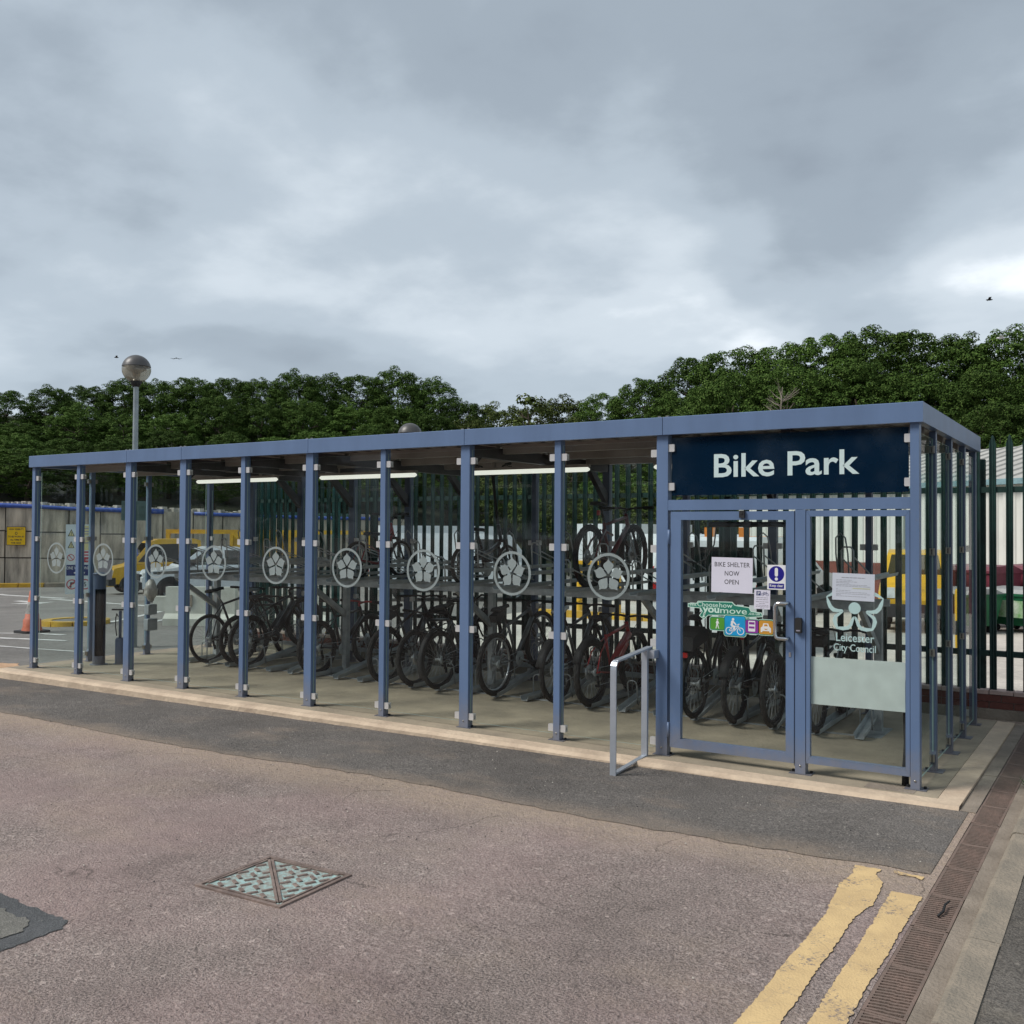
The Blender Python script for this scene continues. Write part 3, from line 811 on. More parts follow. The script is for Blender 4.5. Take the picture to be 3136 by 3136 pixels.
def side_pane(x, y0, y1, z0=.06, z1=2.58):
    m = B(); m.box((-.005, y0, z0), (.005, y1, z1)); m.m = [1, 1, 1, 0, 1, 0]; m.obj('glass_pane', ['glass_side', 'glass_edge'], sh, (x, 0, 0))
ys_ = [.085] + RS + [YB - .085]
for i in range(len(ys_) - 1): side_pane(-.022, ys_[i] + .034, ys_[i + 1] - .034)
ys_ = [.085] + LS + [YB - .085]
for i in range(len(ys_) - 1): side_pane(-10.978, ys_[i] + .034, ys_[i + 1] - .034)

# fascia in lengths with fine joints, side and back fascias
FZ1 = 2.79
jx = [.032, -1.985, -3.99, -5.99, -7.99, -8.99, -11.03]
for i in range(len(jx) - 1):
    xa, xb = jx[i + 1] + (.0025 if i < 5 else 0), jx[i] - (.0025 if i else 0)
    m = B(); m.prism([(-.034, ZT), (-.034, FZ1 - .004), (-.030, FZ1), (.026, FZ1), (.026, ZT)], 0, xa, xb)
    fo = m.obj('fascia', 'blue_steel', sh)
    if i:
        q = B(); q.cbox((jx[i] + .03, -.01, FZ1 + .006), (.018, .018, .012)); q.cbox((jx[i] - .04, -.01, FZ1 + .006), (.018, .018, .012)); q.obj('fixing', 'clamp_metal', fo)
m = B(); m.box((-.028, .0285, ZT), (.031, YB + .03, FZ1 - .0005)); m.obj('fascia', 'blue_steel', sh)
m = B(); m.box((-11.029, .0285, ZT), (-10.97, YB + .03, FZ1 - .0005)); m.obj('fascia', 'blue_steel', sh)
m = B(); m.box((-10.968, YB - .03, ZT + .002), (-.030, YB + .029, FZ1 - .001)); m.obj('fascia', 'blue_steel', sh)
# trapezoid roof sheets laid front to back
pitch = .20
prof = [(0, 0), (.045, 0), (.065, .032), (.135, .032), (.155, 0)]
def roof_sheet(x0, x1):
    pts = []; x = x0
    while x < x1 - .001:
        for p in prof:
            if x + p[0] < x1: pts.append((x + p[0], p[1]))
        x += pitch
    pts.append((x1, 0)); q = B(); vs_ = []; k = len(pts)
    for (y, t) in ((.05, 0), (YB - .035, 0), (.05, .002), (YB - .035, .002)):
        vs_ += [(p[0], y, 2.688 + p[1] + t) for p in pts]
    fs_ = []
    for i in range(k - 1):
        fs_ += [(i, i + 1, k + i + 1, k + i), (2 * k + i, 3 * k + i, 3 * k + i + 1, 2 * k + i + 1)]
    q.add(vs_, fs_); q.obj('roof_sheet', 'roof_sheet', sh, fix=False)
xr = -10.965
while xr < -.04:
    roof_sheet(xr, min(xr + 1.0, -.032)); xr += 1.0
# rafters and purlins
for x in (-2, -4, -6, -7, -8, -9, -1):
    m = B(); m.box((x - .035, .09, 2.545), (x + .035, YB - .082, 2.655)); m.obj('rafter', 'roof_steel', sh)
for y in (.62, 1.50, 2.35):
    xs_ = [-10.96, -9, -8, -7, -6, -4, -2, -1, -.04]
    for i in range(len(xs_) - 1):
        m = B(); m.box((xs_[i] + .037, y - .03, 2.60), (xs_[i + 1] - .037, y + .03, 2.687)); m.obj('purlin', 'roof_sheet', sh)
for x in (-2, -4, -6, -8):
    m = B(); m.prism([(.082, 2.42), (.082, 2.543), (.24, 2.543)], 0, x - .028, x + .028); m.obj('knee_brace', 'roof_steel', sh)

# header beam and sign
m = B(); m.box((-1.949, .002, 2.02), (-.063, .062, 2.105)); m.obj('header_beam', 'blue_steel', sh)
m = B(); m.prism(rrect(-1.925, 2.142, -.075, 2.618, .006, 2), 1, .024, .034)
sg = m.obj('sign_panel', 'sign_navy', sh)
sg['label'] = 'navy blue glass sign panel lettered Bike Park'
tm = text_mesh('lettering', 'Bike Park', .262, 'sign_letter', 'LEFT', .0040, 1.0)
wx = max(v.co.x for v in tm.vertices) - min(v.co.x for v in tm.vertices); mnx = min(v.co.x for v in tm.vertices)
for v in tm.vertices: v.co.x = (v.co.x - mnx) * 1.137 / wx
link('lettering', tm, sg, (-1.559, .0232, 2.288))
for (x, s_) in ((-1.9265, 1), (-.0735, -1)):
    for z in (2.215, 2.535):
        link('clamp', clamp_m, sg, (x, -.001, z))
# door
dr = thing('door', '', '', (0, 0, 0)); 
for k in ('label', 'category'): del dr[k]
dr.parent = sh
def frame_of(x0, z0, x1, z1, wl_, wr, wt, wb__, y0, y1, name, parent, mname='blue_steel'):
    m = B()
    m.prism([(x0, z0), (x0 + wl_, z0 + wb__), (x0 + wl_, z1 - wt), (x0, z1)], 1, y0, y1)
    m.prism([(x1, z0), (x1 - wr, z0 + wb__), (x1 - wr, z1 - wt), (x1, z1)], 1, y0, y1)
    m.prism([(x0 + .0015, z1), (x0 + wl_ + .001, z1 - wt), (x1 - wr - .001, z1 - wt), (x1 - .0015, z1)], 1, y0 + .0005, y1 - .0005)
    m.prism([(x0 + .0015, z0), (x0 + wl_ + .001, z0 + wb__), (x1 - wr - .001, z0 + wb__), (x1 - .0015, z0)], 1, y0 + .0005, y1 - .0005)
    return m.obj(name, mname, parent)
frame_of(-1.922, .078, -.902, 2.008, .09, .063, .068, .075, -.004, .046, 'door_frame', dr)
m = B(); m.box((-1.834, 0, .151), (-.963, .008, 1.942)); m.obj('door_glass', 'glass', dr, (0, .018, 0))
m = B(); m.tube([(-.945, -.004, 1.30), (-.945, -.055, 1.30), (-.965, -.066, 1.298), (-1.005, -.066, 1.298), (-1.022, -.066, 1.290), (-1.03, -.066, 1.27), (-1.03, -.066, 1.06), (-1.022, -.066, 1.038), (-1.005, -.066, 1.03), (-.965, -.066, 1.03), (-.945, -.055, 1.028), (-.945, -.004, 1.028)], .0145, 10)
m.obj('handle', 'chrome', dr)
for z in (1.80, .22):
    m = B(); m.tube([(-1.936, -.006, z - .06), (-1.936, -.006, z + .06)], .011, 8); m.obj('hinge', 'blue_steel', dr)
m = B(); m.tube([(-1.62, .085, 1.905), (-.985, .085, 1.905)], .022, 10); m.cbox((-1.30, .085, 1.905), (.06, .04, .05)); m.obj('door_closer', 'rubber_black', dr)
m = B(); m.cbox((-1.31, -.016, 1.985), (.042, .022, .058)); m.cbox((-1.31, -.029, 1.993), (.018, .005, .018)); m.obj('lock_bracket', 'rubber_black', dr)
m = B(); m.cbox((-.932, -.0065, .905), (.016, .004, .034)); m.cbox((-.932, -.0105, .912), (.01, .004, .012)); m.obj('keyhole', 'alloy', dr)
m = B(); m.tube([(-1.56, .085, 1.89), (-1.585, .10, 1.74), (-1.66, .12, 1.62), (-1.75, .13, 1.585), (-1.83, .13, 1.60)], .006, 6); m.obj('cable', 'rubber_black', dr)
m = B(); m.prism(rrect(-.888, 1.075, -.838, 1.192, .012, 3), 1, -.03, .0); m.prism(rrect(-.878, 1.09, -.848, 1.10, .003, 2), 1, -.0312, -.0302, 1)
cr_ = m.obj('card_reader', ['rubber_black', 'ink_grey'], sh)
m = B(); m.box((-.9015, .001, .06), (-.8965, .044, 2.012)); m.obj('door_stop', 'blue_dark', sh)
# fixed light beside the door
fxp = link('fixed_panel', None, sh)
frame_of(-.812, .09, -.066, 2.012, .030, .030, .046, .055, .004, .046, 'panel_frame', fxp)
m = B(); m.box((-.784, 0, .143), (-.094, .008, 1.968)); fg = m.obj('panel_glass', 'glass', fxp, (0, .020, 0))
m = B(); m.box((-.776, .0292, .545), (-.098, .0335, .905)); m.obj('frosted_sheet', 'frost_sheet', fxp, rot=(0, R(-.4), 0))
fxp.children[-1].location = (.0, 0, -.006)
m = B(); m.box((-.159, .0288, .915), (-.097, .0318, 1.962)); m.obj('clear_edge_strip', 'glass_side', fxp)

# ------------------------------------------------------------------ council emblem (print on the fixed glass)
def mirror_path(pts): return [(-x, z) for x, z in pts]
em = thing('window_logo', 'pale petal-shaped figure logo with council lettering stuck on the fixed glass', 'logo', (-.456, .0185, 1.282))
def ribbon(pts, ws, y0=-.0009, y1=0.0):
    q = B(); P = [Vector(p) for p in pts]; k = len(P); L = []
    for i in range(k):
        d = (P[min(i + 1, k - 1)] - P[max(i - 1, 0)]).normalized(); n_ = Vector((-d.y, d.x)) * ws[i] / 2
        L.append((P[i] + n_, P[i] - n_))
    for i in range(k - 1):
        q.prism([tuple(L[i][0]), tuple(L[i + 1][0]), tuple(L[i + 1][1]), tuple(L[i][1])], 1, y0, y1)
    return q
up = [(-.125, .118), (-.155, .105), (-.203, .078), (-.190, .035), (-.178, .005), (-.155, -.018), (-.120, -.024), (-.090, -.020), (-.078, -.028)]
upw = [.022, .026, .010, .026, .030, .032, .024, .014, .004]
lo = [(-.078, -.026), (-.105, -.042), (-.138, -.066), (-.146, -.095), (-.138, -.125), (-.126, -.152), (-.085, -.155), (-.050, -.150), (-.028, -.126), (-.018, -.095), (-.008, -.072), (.0, -.066)]
low = [.004, .018, .026, .030, .026, .020, .028, .026, .024, .022, .016, .014]
for nm, pts, ws in (('arm', up, upw), ('leg', lo, low)):
    ribbon(pts, ws).obj('emblem_' + nm, 'logo_pale', em)
    ribbon(mirror_path(pts), ws).obj('emblem_' + nm, 'logo_pale', em)
q = B(); q.prism(arc(0, 0, .044, 0, 345, 23), 1, -.0009, 0); q.obj('emblem_head', 'logo_pale', em)
link('lettering', text_mesh('lettering', 'Leicester', .088, 'logo_pale', 'CENTER', .0008, .86), em, (.0, -.0006, -.250))
link('lettering', text_mesh('lettering', 'City Council', .076, 'logo_pale', 'CENTER', .0006, .80), em, (.0, -.0006, -.322))

# ------------------------------------------------------------------ notices on the door glass
def sheet_of(name, label, x0, z0, x1, z1, y, mname='paper', tilt=0.0, cat='notice'):
    t = thing(name, label, cat, ((x0 + x1) / 2, y, (z0 + z1) / 2), rot=(0, R(tilt), 0))
    w_, h_ = (x1 - x0) / 2, (z1 - z0) / 2
    q = B(); q.box((-w_, -.0006, -h_), (w_, 0, h_)); q.obj('sheet', mname, t)
    return t, w_, h_
GY = .0172
t, w_, h_ = sheet_of('notice_sheet', 'white paper notice reading BIKE SHELTER NOW OPEN on the door glass', -1.575, 1.360, -1.235, 1.640, GY, tilt=.6)
for i, (s_, z) in enumerate((('BIKE SHELTER', .066), ('NOW', -.004), ('OPEN', -.072))):
    link('lettering', text_mesh('lettering', s_, .052, 'ink_black', 'CENTER', .0002, .88, 1.05), t, (.0, -.0012, z))
t, w_, h_ = sheet_of('safety_sign', 'white and blue Keep clear safety sign with exclamation mark', -1.117, 1.398, -.972, 1.590, GY - .002, 'paper_white', cat='sign')
q = B(); q.prism(arc(0, .026, .061, 0, 354, 59), 1, -.0014, -.0008); q.obj('disc', 'sign_blue', t)
q = B(); q.prism(rrect(-.0125, .006, .0125, .074, .0115, 4), 1, -.0022, -.0016); q.prism(arc(0, -.013, .0125, 0, 340, 17), 1, -.0022, -.0016); q.obj('exclamation_mark', 'print_white', t)
q = B(); q.prism(rrect(-.060, -.087, .060, -.048, .004, 2), 1, -.0014, -.0008); q.obj('band', 'sign_blue', t)
link('lettering', text_mesh('lettering', 'Keep clear', .030, 'print_white', 'CENTER', .0004, .82), t, (0, -.0022, -.0745))
t, w_, h_ = sheet_of('notice_sheet', 'small grey notice with a P and bicycle symbol below the blue sign', -1.222, 1.242, -1.094, 1.392, GY - .001, tilt=1.0)
q = B(); q.box((-.046, -.0012, .030), (-.012, -.0007, .064)); q.obj('square', 'sign_navy_print', t)
link('lettering', text_mesh('lettering', 'P', .034, 'print_white', 'CENTER', .0006), t, (-.029, -.0018, .035))
def bike_icon(parent, cx, cz, s_, mname, y=-.0014):
    q = B()
    for dx in (-.6, .6):
        ri = arc(0, 0, 1, 0, 360, 20)
        for i in range(20):
            a, c = ri[i], ri[i + 1]
            q.prism([(cx + s_ * (dx + a[0] * .38), cz + s_ * a[1] * .38), (cx + s_ * (dx + c[0] * .38), cz + s_ * c[1] * .38), (cx + s_ * (dx + c[0] * .30), cz + s_ * c[1] * .30), (cx + s_ * (dx + a[0] * .30), cz + s_ * a[1] * .30)], 1, y, y + .0005)
    for a, c in (((-.6, 0), (-.25, .5)), ((-.25, .5), (.35, .5)), ((.6, 0), (.30, .68)), ((-.05, 0), (-.3, .62)), ((-.05, 0), (.36, .5)), ((-.6, 0), (-.05, 0)), ((-.45, .63), (-.18, .63)), ((.3, .68), (.5, .72))):
        a, c = Vector(a), Vector(c); n_ = Vector((-(c - a).y, (c - a).x)).normalized() * .04
        q.prism([(cx + s_ * p.x, cz + s_ * p.y) for p in (a + n_, c + n_, c - n_, a - n_)], 1, y, y + .0005)
    q.obj('bicycle_symbol', mname, parent)
bike_icon(t, .022, .040, .030, 'sign_navy_print')
def lines(parent, rows, x0, mname='ink_grey', hgt=.0042):
    for (z, xa, xb) in rows:
        q = B(); x = xa
        while x < xb:
            l = min(rnd.uniform(.012, .03), xb - x)
            q.box((x, -.0011, z), (x + l, -.0007, z + hgt)); x += l + .0035
        q.obj('print_line', mname, parent)
lines(t, [(.012, -.046, .046), (-.002, -.046, .046), (-.020, -.05, .05), (-.034, -.024, .024), (-.047, -.046, .05), (-.058, -.05, .052), (-.069, -.016, .016)], 0)
t, w_, h_ = sheet_of('notice_sheet', 'white typed notice with a highlighted line above the council logo', -.618, 1.338, -.312, 1.540, GY - .0015, tilt=.9)
lines(t, [(.066, -.085, .085)], 0, hgt=.005)
lines(t, [(.048, -.125, -.01), (.036, -.125, .03), (.026, -.125, -.03), (.013, -.125, .10), (.003, -.125, .125), (-.017, -.125, -.11), (-.030, -.125, -.02), (-.042, -.125, .10), (-.054, -.125, .125), (-.062, -.125, -.09), (-.072, -.125, .095)], 0, hgt=.003)
q = B(); q.box((-.005, -.0011, -.013), (.124, -.0007, -.006)); q.obj('highlight', 'ink_yellow', t)
# travel sticker
st = thing('travel_sticker', 'green web address travel sticker with four coloured transport tiles', 'sticker', (0, GY, 0))
q = B()
q.prism([(-1.778, 1.230), (-1.776, 1.262), (-1.702, 1.266), (-1.690, 1.284), (-1.40, 1.288), (-1.378, 1.266), (-1.365, 1.262), (-1.262, 1.252), (-1.245, 1.222), (-1.160, 1.214), (-1.155, 1.180), (-1.28, 1.168), (-1.46, 1.176), (-1.60, 1.170), (-1.640, 1.135), (-1.680, 1.165), (-1.655, 1.200), (-1.672, 1.224)], 1, -.0006, 0)
q.obj('backing', 'sticker_pale', st)
q = B()
q.prism([(-1.771, 1.235), (-1.770, 1.257), (-1.698, 1.260), (-1.686, 1.278), (-1.404, 1.282), (-1.383, 1.260), (-1.367, 1.256), (-1.266, 1.246), (-1.249, 1.216), (-1.166, 1.208), (-1.161, 1.186), (-1.28, 1.174), (-1.46, 1.182), (-1.602, 1.176), (-1.640, 1.144), (-1.672, 1.166), (-1.648, 1.200), (-1.665, 1.230)], 1, -.0013, -.0007)
q.obj('backing', 'sticker_green', st)
def lab(s_, x, z, size, x1, bold=0.0, m_='sticker_pale'):
    me = text_mesh('lettering', s_, size, m_, 'LEFT', bold); a = min(v.co.x for v in me.vertices); w2 = max(v.co.x for v in me.vertices) - a
    for v in me.vertices: v.co.x = (v.co.x - a) * (x1 - x) / w2
    link('lettering', me, st, (x, -.0019, z))
lab('www.', -1.764, 1.240, .040, -1.700, .0004); lab('Choose', -1.694, 1.240, .052, -1.518, .0004); lab('how', -1.508, 1.240, .052, -1.398, .0004)
lab('you', -1.650, 1.196, .080, -1.508, .0026); lab('move', -1.500, 1.194, .070, -1.280, .0004); lab('.co.uk', -1.268, 1.192, .036, -1.168, .0006)
q = B(); q.prism([(-1.656, 1.160), (-1.640, 1.150), (-1.626, 1.163), (-1.636, 1.164), (-1.622, 1.184), (-1.636, 1.186), (-1.648, 1.162)], 1, -.0019, -.0014); q.obj('arrow', 'sticker_pale', st)
for (x0, z0, x1, z1, mname) in ((-1.583, 1.060, -1.462, 1.160, 'tile_green'), (-1.463, 1.020, -1.290, 1.178, 'tile_blue'), (-1.293, 1.048, -1.184, 1.156, 'tile_purple'), (-1.184, 1.045, -1.066, 1.158, 'tile_orange')):
    d_ = .0004 if mname == 'tile_blue' else 0
    q = B(); q.prism(rrect(x0 - .008, z0 - .008, x1 + .006, z1 + .006, .022, 4), 1, -.0020 - d_, -.0014 - d_)
    tl = q.obj('tile_border', 'sticker_pale', st)
    q = B(); q.prism(rrect(x0 - .004, z0 - .004, x1 + .002, z1 + .002, .019, 4), 1, -.0026 - d_, -.0021 - d_); q.obj('tile_rim', 'sticker_green', tl)
    q = B(); q.prism(rrect(x0 + .002, z0 + .002, x1 - .004, z1 - .004, .015, 4), 1, -.0032 - d_, -.0027 - d_)
    q.obj('tile', mname, tl)
ic = B(); yI = (-.0040, -.0035)
ic.prism(arc(-1.522, 1.140, .007, 0, 330, 11), 1, *yI)
ic.prism([(-1.530, 1.131), (-1.516, 1.131), (-1.507, 1.108), (-1.511, 1.107), (-1.518, 1.116), (-1.517, 1.100), (-1.508, 1.070), (-1.514, 1.069), (-1.524, 1.096), (-1.532, 1.069), (-1.538, 1.070), (-1.531, 1.102), (-1.534, 1.118), (-1.540, 1.108)], 1, *yI)
ic.obj('walker_symbol', 'print_white', st)
bike_icon(st, -1.378, 1.058, .078, 'print_white', -.0044)
ic = B(); ic.prism(arc(-1.392, 1.150, .011, 0, 330, 11), 1, -.0044, -.0039)
ic.prism([(-1.408, 1.138), (-1.390, 1.140), (-1.362, 1.110), (-1.368, 1.104), (-1.392, 1.122), (-1.394, 1.106), (-1.372, 1.092), (-1.378, 1.062), (-1.386, 1.062), (-1.386, 1.086), (-1.412, 1.100)], 1, -.0050, -.0045); ic.obj('rider_symbol', 'print_white', st)
ic = B(); ic.prism(rrect(-1.268, 1.062, -1.212, 1.146, .006, 2), 1, *yI)
ic.obj('bus_symbol', 'print_white', st)
ic = B(); ic.box((-1.262, -.0046, 1.118), (-1.218, -.0041, 1.136)); ic.box((-1.262, -.0046, 1.086), (-1.218, -.0041, 1.102)); ic.obj('bus_window', 'tile_purple', st)
ic = B(); ic.prism([(-1.168, 1.062), (-1.168, 1.096), (-1.154, 1.108), (-1.146, 1.132), (-1.108, 1.132), (-1.100, 1.108), (-1.086, 1.096), (-1.086, 1.062), (-1.098, 1.062), (-1.100, 1.072), (-1.154, 1.072), (-1.156, 1.062)], 1, *yI); ic.obj('car_symbol', 'print_white', st)
ic = B(); ic.prism([(-1.142, 1.110), (-1.138, 1.125), (-1.116, 1.125), (-1.112, 1.110)], 1, -.0046, -.0041); ic.prism([(-1.144, 1.090), (-1.127, 1.080), (-1.110, 1.090)], 1, -.0046, -.0041); ic.obj('car_window', 'tile_orange', st)

# ------------------------------------------------------------------ lights, rail, tools inside
for i, (xa, xb) in enumerate(((-9.565, -8.02), (-7.276, -5.757), (-4.97, -3.482), (-2.75, -1.25))):
    t = thing('tube_light', 'lit white strip light under the shelter roof', 'light', ((xa + xb) / 2, 1.5, 2.49), group='strip lights under the shelter roof')
    L = (xb - xa) / 2
    q = B(); q.box((-L, -.03, .022), (L, .03, .052)); q.cbox((-L * .6, 0, .08), (.03, .03, .06)); q.cbox((L * .6, 0, .08), (.03, .03, .06)); q.obj('housing', 'roof_sheet', t)
    q = B(); q.tube([(-L, 0, 0), (-L + .03, 0, 0), (L - .03, 0, 0), (L, 0, 0)], [.012, .027, .027, .012], 10); q.obj('diffuser', 'tube_glow', t)
hr = thing('hand_rail', 'silver aluminium barrier rail frame in front of the door post', 'rail', (-2.10, -.68, 0))
def flatbar(parent, pts, wx_, th, name):
    """flat bar swept in the y-z plane, width along x"""
    q = B(); P = [Vector(p) for p in pts]; k = len(P); A = []
    for i in range(k):
        d = (P[min(i + 1, k - 1)] - P[max(i - 1, 0)]).normalized(); n_ = Vector((-d.y, d.x)) * th / 2
        A.append((P[i] + n_, P[i] - n_))
    for i in range(k):
        for s_ in A[i]:
            for x in (-wx_ / 2, wx_ / 2): q.v.append((x, s_.x, s_.y))
    for i in range(k - 1):
        a = i * 4; c = a + 4
        for (m1, m2) in ((0, 1), (1, 3), (3, 2), (2, 0)): q.f.append((a + m1, a + m2, c + m2, c + m1)); q.m.append(0); q.sm.append(False)
    q.f += [(0, 1, 3, 2), (k * 4 - 4, k * 4 - 3, k * 4 - 1, k * 4 - 2)]; q.m += [0, 0]; q.sm += [False, False]
    return q.obj(name, 'alu_paint', parent)
zg = gz(-2.1) + .004
flatbar(hr, [(0, zg), (0, .77), (.004, .80), (.018, .823), (.042, .834), (.30, .855), (.665, .885)], .05, .014, 'top_rail')
flatbar(hr, [(.575, .0), (.575, .869)], .05, .030, 'upright')
flatbar(hr, [(.010, zg + .010), (.575, .006)], .04, .012, 'foot_bar')
q = B(); q.box((-.025, .588, .80), (.075, .678, .866)); q.obj('bracket', 'alu_paint', hr)

rs = thing('repair_stand', 'blue tubular cycle repair station with a slot cut in its side', 'repair stand', (-10.56, .72, 0), R(12))
q = B(); n = 20; vs_ = []; 
levels = [(.006, 0), (.12, 0), (.20, .6), (.25, 1), (.90, 1), (.97, .6), (1.02, 0), (1.22, 0)]
for (z, _) in levels: vs_ += [(.082 * math.cos(2 * math.pi * j / n), .082 * math.sin(2 * math.pi * j / n), z) for j in range(n)]
fs_ = []
for i in range(len(levels) - 1):
    for j in range(n):
        if 1 <= i <= 5 and (15 <= j or j <= 0): continue
        fs_.append((i * n + j, i * n + (j + 1) % n, (i + 1) * n + (j + 1) % n, (i + 1) * n + j))
q.add(vs_, fs_, 0, True); q.obj('column', 'blue_dark', rs, fix=False)
q = B(); q.tube([(.0, .0, .1), (.0, .0, 1.05)], .05, 10); q.obj('inner_core', 'rubber_black', rs)
q = B(); q.lathe([(.0, 1.24), (.05, 1.245), (.085, 1.235), (.095, 1.22), (.082, 1.218)], 20); q.obj('cap', 'blue_dark', rs)
q = B(); q.lathe([(.115, 0), (.115, .008), (.083, .009)], 20); q.obj('base_plate', 'blue_dark', rs)
q = B()
for k in range(3):
    a = R(-20 - 22 * k); q.tube([(.07 * math.cos(a), .07 * math.sin(a), .95), (.11 * math.cos(a), .11 * math.sin(a), .72), (.13 * math.cos(a), .13 * math.sin(a), .55)], [.003, .003, .009], 5)
q.obj('tool_cable', 'rubber_black', rs)
tp = thing('track_pump', 'blue fixed bicycle pump with black T handle', 'pump', (-10.40, .93, 0))
q = B(); q.lathe([(.0, .36), (.045, .355), (.062, .33), (.062, .006), (.085, .004), (.085, 0)], 18); q.obj('pump_body', 'blue_dark', tp)
q = B(); q.tube([(.0, 0, .34), (.0, 0, .72)], .020, 8); q.obj('shaft', 'blue_dark', tp)
q = B(); q.tube([(-.10, -.06, .735), (.10, .06, .735)], .011, 8); q.obj('handle', 'rubber_black', tp)
q = B(); q.tube([(-.03, -.03, .38), (-.06, -.03, .5), (-.07, -.02, .62), (-.05, -.02, .68), (-.03, -.01, .64)], .008, 6); q.obj('hose', 'rubber_black', tp)
# sockets and a bag on a left side post
t = thing('socket_box', 'upper grey socket box fixed on the blue side post', 'socket box', (-10.945, 1.80, .66))
q = B(); q.prism(rrect(-.075, -.075, .075, .075, .012, 2), 0, .0, .09); q.cbox((.095, 0, 0), (.012, .10, .10)); q.obj('box', 'grey_box', t)
t = thing('socket_box', 'lower grey socket box fixed on the blue side post', 'socket box', (-10.945, 1.80, .44))
q = B(); q.prism(rrect(-.085, -.085, .085, .085, .012, 2), 0, .0, .09); q.cbox((.095, 0, 0), (.012, .12, .12)); q.obj('box', 'grey_box', t)
q = B()
for i in range(10):
    z = .78 + .32 * i / 9; rad = .095 * math.sin(math.pi * (i + 1.2) / 11.5)
    q.v += [(-10.90 + rad * (1 + rnd.uniform(-.28, .28)) * math.cos(2 * math.pi * j / 12), 1.80 + rad * (1 + rnd.uniform(-.28, .28)) * math.sin(2 * math.pi * j / 12), z) for j in range(12)]
for i in range(9):
    for j in range(12): q.f.append((i * 12 + j, i * 12 + (j + 1) % 12, i * 12 + 12 + (j + 1) % 12, i * 12 + 12 + j)); q.m.append(0); q.sm.append(True)
tag(q.obj('carrier_bag', 'plastic_bag'), 'crumpled grey carrier bag tied to the blue side post', 'bag')
q = B(); q.box((-10.965, .97, 1.12), (-10.962, 1.19, 1.40))
tag(q.obj('notice_sheet', 'paper'), 'pale notice sheet behind the far end glass', 'notice')
# black conduit by the corner post
q = B(); q.tube([(-.115, .10, .004), (-.115, .10, .09), (-.112, .105, .30), (-.12, .10, .50), (-.12, .11, .62)], [.026, .024, .016, .012, .010], 8)
tag(q.obj('black_conduit', 'rubber_black'), 'black cable conduit rising from the slab behind the fixed glass', 'conduit')
#@@PART3

# ------------------------------------------------------------------ two-tier cycle rack
TK = [-1.55 - .389 * k for k in range(-2, 22)]       # tray centre lines
rk = thing('bike_rack', 'grey galvanised two tier bike rack with wheel trays', 'bike rack', (0, 0, 0))
def channel(L, name, w_=.10, h_=.05, th=.004):
    q = B()
    o = [(-w_ / 2, h_), (-w_ / 2 + .012, 0), (w_ / 2 - .012, 0), (w_ / 2, h_), (w_ / 2 - th, h_), (w_ / 2 - .012 - th * .6, th), (-w_ / 2 + .012 + th * .6, th), (-w_ / 2 + th, h_)]
    q.prism(o, 1, 0, L); return q.mesh(name, 'galv_dark')
low_m = channel(1.36, 'lower_tray'); up_m = channel(1.95, 'upper_tray', .10, .034)
hoop_m = B(); hoop_m.tube([(-.052, 0, 0), (-.052, 0, .30), (-.04, 0, .335), (-.015, 0, .35), (.015, 0, .35), (.04, 0, .335), (.052, 0, .30), (.052, 0, 0)], .0075, 6)
hoop_m = hoop_m.mesh('wheel_hoop', 'galvanised')
tall_m = B(); tall_m.tube([(-.05, .0, .02), (-.058, -.10, .34), (-.046, -.15, .50), (0, -.165, .545), (.046, -.15, .50), (.058, -.10, .34), (.05, .0, .02)], .008, 6)
tall_m = tall_m.mesh('wheel_guide', 'galvanised')
frame_m = B(); frame_m.tube([(-.05, 0, 0), (-.05, -.02, .24), (-.03, -.025, .27), (.03, -.025, .27), (.05, -.02, .24), (.05, 0, 0)], .008, 6)
frame_m.tube([(-.055, .0, .18), (-.055, .55, .02)], .007, 5); frame_m.tube([(.055, .0, .18), (.055, .55, .02)], .007, 5)
frame_m = frame_m.mesh('wheel_guide', 'galvanised')
TILT = []
for k, x in enumerate(TK):
    hi = k % 2 == 0
    tilt = R(10.5) if hi else R(1.0)
    TILT.append(tilt)
    lt = link('lower_tray', low_m, rk, (x, 1.52, .012), (tilt, 0, 0))
    link('wheel_hoop', hoop_m, lt, (0, .95, .0)); 
    if k % 3 != 1: link('wheel_hoop', hoop_m, lt, (0, .28, -.01), (0, 0, 0), (1, 1, .72))
    z = 1.232 + (.165 if hi else 0)
    ut = link('upper_tray', up_m, rk, (x, 1.02 - (.0 if hi else .06), z), (R(.6), 0, 0))
    link('wheel_guide', frame_m, ut, (0, .10, .055))
    if k % 2: link('wheel_guide', tall_m, ut, (0, 1.62, .05))
for y, z in ((2.05, 1.165), (1.42, 1.165)):
    q = B(); q.box((TK[-1] - .15, y - .03, z), (TK[0] + .15, y + .03, z + .065)); q.obj('cross_beam', 'galvanised', rk)
q = B(); q.box((TK[-1] - .15, 2.72, .18), (TK[0] + .15, 2.75, .235)); q.obj('cross_beam', 'galvanised', rk)
q = B(); q.box((TK[-1] - .1, 1.70, .0), (TK[0] + .1, 1.73, .010)); q.obj('floor_strip', 'galvanised', rk)
for i in range(5):
    x = TK[-1] - .05 + (TK[0] - TK[-1] + .1) * i / 4 + (.19 if i not in (0, 4) else 0)
    m = B(); m.box((x - .035, 2.02, 0.006), (x + .035, 2.09, 1.164)); ub = m.obj('upright', 'galvanised', rk)
    m = B(); m.box((x - .09, 1.7305, 0), (x + .09, 2.24, .006)); m.obj('foot', 'galvanised', ub)
    m = B(); m.prism([(2.019, .72), (2.019, .80), (1.44, 1.163), (1.33, 1.163)], 0, x - .02, x + .02); m.obj('strut', 'galvanised', ub)

